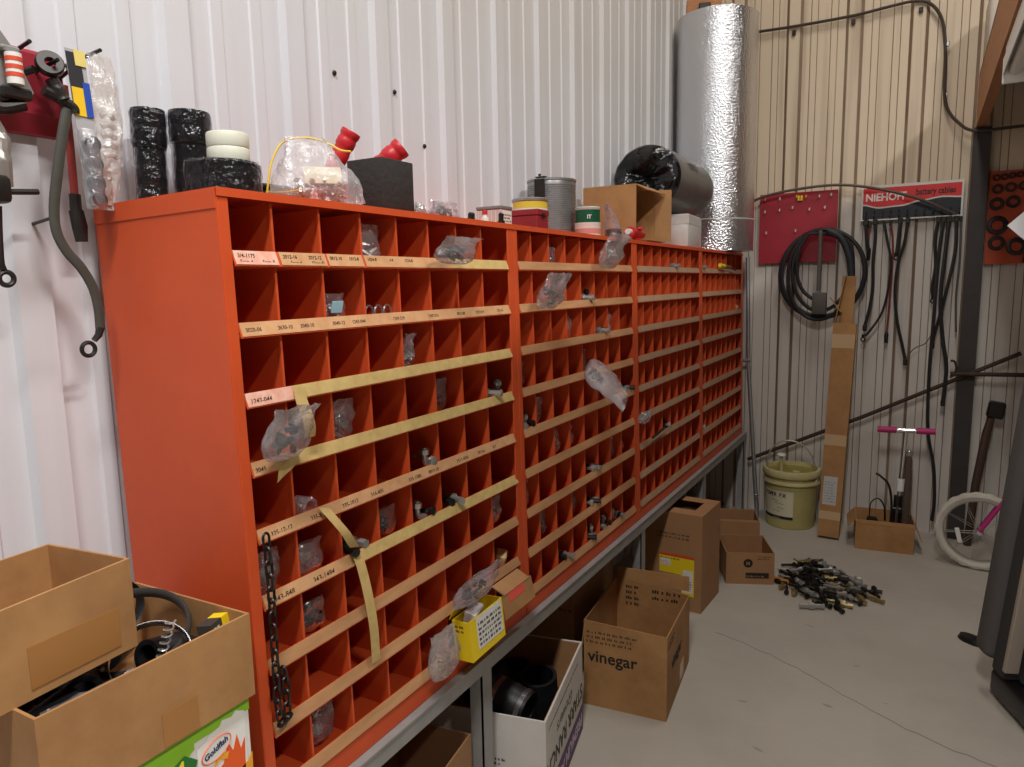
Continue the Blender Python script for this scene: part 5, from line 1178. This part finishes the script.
for i, (kd, k, r, c, y, w, h) in enumerate(ITEMS):
    place = 'in the %s cubby, %s, %s cabinet' % (cols[c], rows[r], cabs[k])
    lo, hi = cub(k, c); zf = SH[r] + .0016
    if kd in ('bag', 'big', 'bagl', 'bagp', 'big2', 'dark'):
        w = min(w, hi - lo - .012); y = min(max(y, lo + w / 2 + .006), hi - w / 2 - .006); h = min(h + .022, .094)
        d = w * .95
        film = {'bagp': CLEARP, 'dark': CLEARD}.get(kd, CLEARB if i % 3 == 0 else CLEAR)
        # scaled so that the crinkles stay inside the cubby walls
        o = smallbag(('lilac tinted' if kd == 'bagp' else 'smoky' if kd == 'dark' else 'clear') + ' plastic bag ' + place, U(-.022 - d * .46, y, zf + .0085), w * .82, d * .74, h * .88, 200 + i, 0, film, DARKST if kd in ('dark', 'big2') or i % 2 else ZINC, 12, 'plastic bags in the cubbies')
        o.rotation_euler = (0, UE.y + R_(15), 0)
        if kd == 'bagl':
            lb2 = MB().span((-.001, -.014, 0), (.001, .014, .022)).done('blue_label', mat('pale_blue_label', (168, 214, 226), .5), o, (.024, -.012, .028), smooth=False)
    elif kd in ('lie',):
        o = smallbag('clear plastic bag lying ' + place, U(-.045, min(max(y, lo + .05), hi - .05), zf + .03), .07, .05, .06, 200 + i, 0, CLEARB, ZINC, 12, 'plastic bags in the cubbies'); o.rotation_euler = (0, R_(12), 0)
        o.location = U(-.05, (lo + hi) / 2, zf + .009)
    elif kd in ('spill', 'spillp', 'spillx', 'spillb'):
        # bag lying out over the lip, its mouth drooping towards the room
        big = kd == 'spillx'
        me = bagmesh(300 + i, w * (.62 if big else .72), .05 if not big else .06, .15 if big else h * 1.35, 30, 14, (.012, .0) if not big else (.01, -.03)); me.materials[0] = CLEARP if kd == 'spillp' else CLEARB
        o = link('plastic_bag', me, None, U(.024 if kd == 'spillb' else .036 if not big else .04, y, SH[r] + (.045 if big else .028 if kd in ('spillp', 'spillb') else .012)), (0, R_(18), 0) if not big else (R_(-22), R_(128), 0))
        tag(o, ('lilac' if kd == 'spillp' else 'clear') + ' bag spilling over the strip ' + place.replace('in the', 'of the', 1), 'bag', 'plastic bags in the cubbies')
        tag(link('fittings', bits_mesh(400 + i, w * .5, .034, h * .7, 14, DARKST if i % 2 else ZINC), o), kind='stuff')
    elif kd == 'bagf':
        o = smallbag('cloudy clear bag leaning on the yellow carton, bottom row, nearest cabinet', U(.034, .466, .055), .10, .05, .105, 250, 0, CLEARB, mat('tan_parts', (176, 150, 120), .5), 14, 'plastic bags in the cubbies')
    elif kd == 'metal':
        n = 3 if w > .07 else 2
        for q in range(n):
            zs = SH[r] + .0135 + (.014 if h > .025 else .004)
            yy = min(max(y + (q - (n - 1) / 2) * w / n, lo + .02), hi - .02)
            o = link('small_fitting', (sm if (i + q) % 3 else smd)[(i + q) % 4], None, U(-.045 - .006 * q, yy, zs + .003), (rn.uniform(-.4, .4), R_(75), R_(80 + rn.uniform(-25, 25)))); o.scale = (.8,) * 3
            tag(o, 'small metal fitting ' + place, 'fitting', 'small fittings ' + place)
            o.rotation_euler = (0, R_(90), R_(rn.uniform(-20, 20))); o.location = U(-.027, yy, SH[r] + .031)
    elif kd == 'clips':
        for q in range(3):
            b = MB(); b.tube([V((.0, .011 * math.cos(a), .026 + .013 * math.sin(a))) for a in [PI * j / 10 for j in range(11)]], .0022, 6); b.tube([V((0, .011, .0022)), V((0, .011, .026))], .0022, 6); b.tube([V((0, -.011, .0022)), V((0, -.011, .026))], .0022, 6)
            o = b.done('u_clip', GALV, None, U(-.03, y - .030 + q * .028, zf)); tag(o, ['first', 'middle', 'last'][q] + ' of three steel hoop clips, second row, nearest cabinet', 'clip', 'steel hoop clips')
    elif kd == 'coil':
        b = MB(); b.tube([V((.010 * t / 10, .017 * math.cos(t * .8), .02 + .017 * math.sin(t * .8))) for t in range(40)], .0028, 6)
        o = b.done('plastic_coil', CLEARB, None, U(-.05, y, zf + .003)); tag(o, 'clear plastic coil ' + place, 'coil')
    elif kd == 'chunk':
        b = MB(); b.box((0, 0, .024), (.03, .038, .042), Euler((.3, .2, .5)).to_matrix(), .004); o = b.done('wood_chunk', mat('tan_block', (206, 176, 124), .6), None, U(-.032, min(max(y, lo + .03), hi - .03), zf + .004)); tag(o, 'small tan block ' + place, 'block')
# a screwdriver lying on the top row of the farthest cabinet
t = thing('screwdriver', 'screwdriver with yellow and green handle across the farthest cabinet top row', 'screwdriver', U(.016, 3.13, SH[0] + .0305), (0, R_(2), R_(88)))
MB().tube([(-.10, 0, .008), (-.02, 0, .006)], .010, 10).done('yellow_handle', YEL, t); MB().tube([(-.0198, 0, .006), (.03, 0, .005)], .011, 10).done('green_grip', mat('green_grip', (50, 110, 50), .5), t); MB().tube([(.0302, 0, .005), (.20, 0, -.004)], .0045, 8).done('shank', DARKST, t)
t = MB().tube([(0, -.075, 0), (0, .075, .012)], .005, 8).done('dark_rod', DARKST, None, U(.014, 2.02, SH[6] + .03)); tag(t, 'dark rod across the strip of the seventh row, third cabinet', 'rod')
# yellow carton and the torn cardboard piece on the bottom lip
yc_ = thing('yellow_carton', 'open yellow parts carton standing on the bottom strip, nearest cabinet', 'carton', U(.040, .613, .053), (R_(3), R_(-4), R_(-2)))
YB_ = mat('yellow_carton_board', (238, 206, 30), .5)
b = MB(); w2, d2, h2 = .070, .024, .098
b.span((-d2 + .002, -w2, 0), (d2 - .002, -w2 + .002, h2)).span((-d2 + .002, w2 - .002, 0), (d2 - .002, w2, h2)).span((-d2, -w2, 0), (-d2 + .002, w2, h2)).span((d2 - .002, -w2, 0), (d2, w2, h2)).span((-d2 + .002, -w2 + .002, 0), (d2 - .002, w2 - .002, .002))
b.done('carton_body', YB_, yc_, smooth=False)
patch('white_label', .105, .078, WHL, yc_, frame((d2 + .0003, -.042, .018), (0, 1, 0), (0, 0, 1))); scribble('small_print', .095, .062, 5, INK, yc_, frame((d2 + .0012, -.037, .026), (0, 1, 0), (0, 0, 1)), 91)
scribble('small_print', .03, .022, 2, INKB, yc_, frame((-.016, -w2 - .0004, .07), (1, 0, 0), (0, 0, 1)), 92)
MB().box((.0, -.02, h2 - .01), (.03, .05, .05), Euler((.1, .3, .2)).to_matrix(), .003).done('white_packet', WHITEP, yc_); MB().span((-.02, -.06, .004), (.02, .06, h2 - .04)).done('contents', BLACKP, yc_, smooth=False)
o = MB().box((0, 0, 0), (.002, .14, .03), Euler((0, R_(30), 0)).to_matrix()).done('lid_flap', YB_, yc_, (-d2, 0, h2 + .012), smooth=False)
tc = thing('cardboard_tray', 'torn cardboard tray with red sticker on the bottom strip, nearest cabinet', 'tray', U(.052, .782, .082), (0, R_(-14), 0))
b = MB(); b.span((.0, -.078, 0), (.004, .078, .058)).span((-.02, -.078, .0), (.0, .078, .003)).span((-.02, -.078, .003), (0, -.075, .05)).span((-.02, .075, .003), (0, .078, .05)); b.done('tray_body', CARD, tc, smooth=False)
o = MB().box((-.01, 0, .07), (.003, .13, .04), Euler((0, R_(-50), 0)).to_matrix()).done('tray_flap', CARDIN, tc, smooth=False)
patch('red_sticker', .08, .022, mat('red_sticker', (230, 92, 78), .5), tc, frame((.0045, -.045, .034), (0, 1, 0), (0, 0, 1)))
# keep everything's base pose as built
bpy.context.view_layer.update()
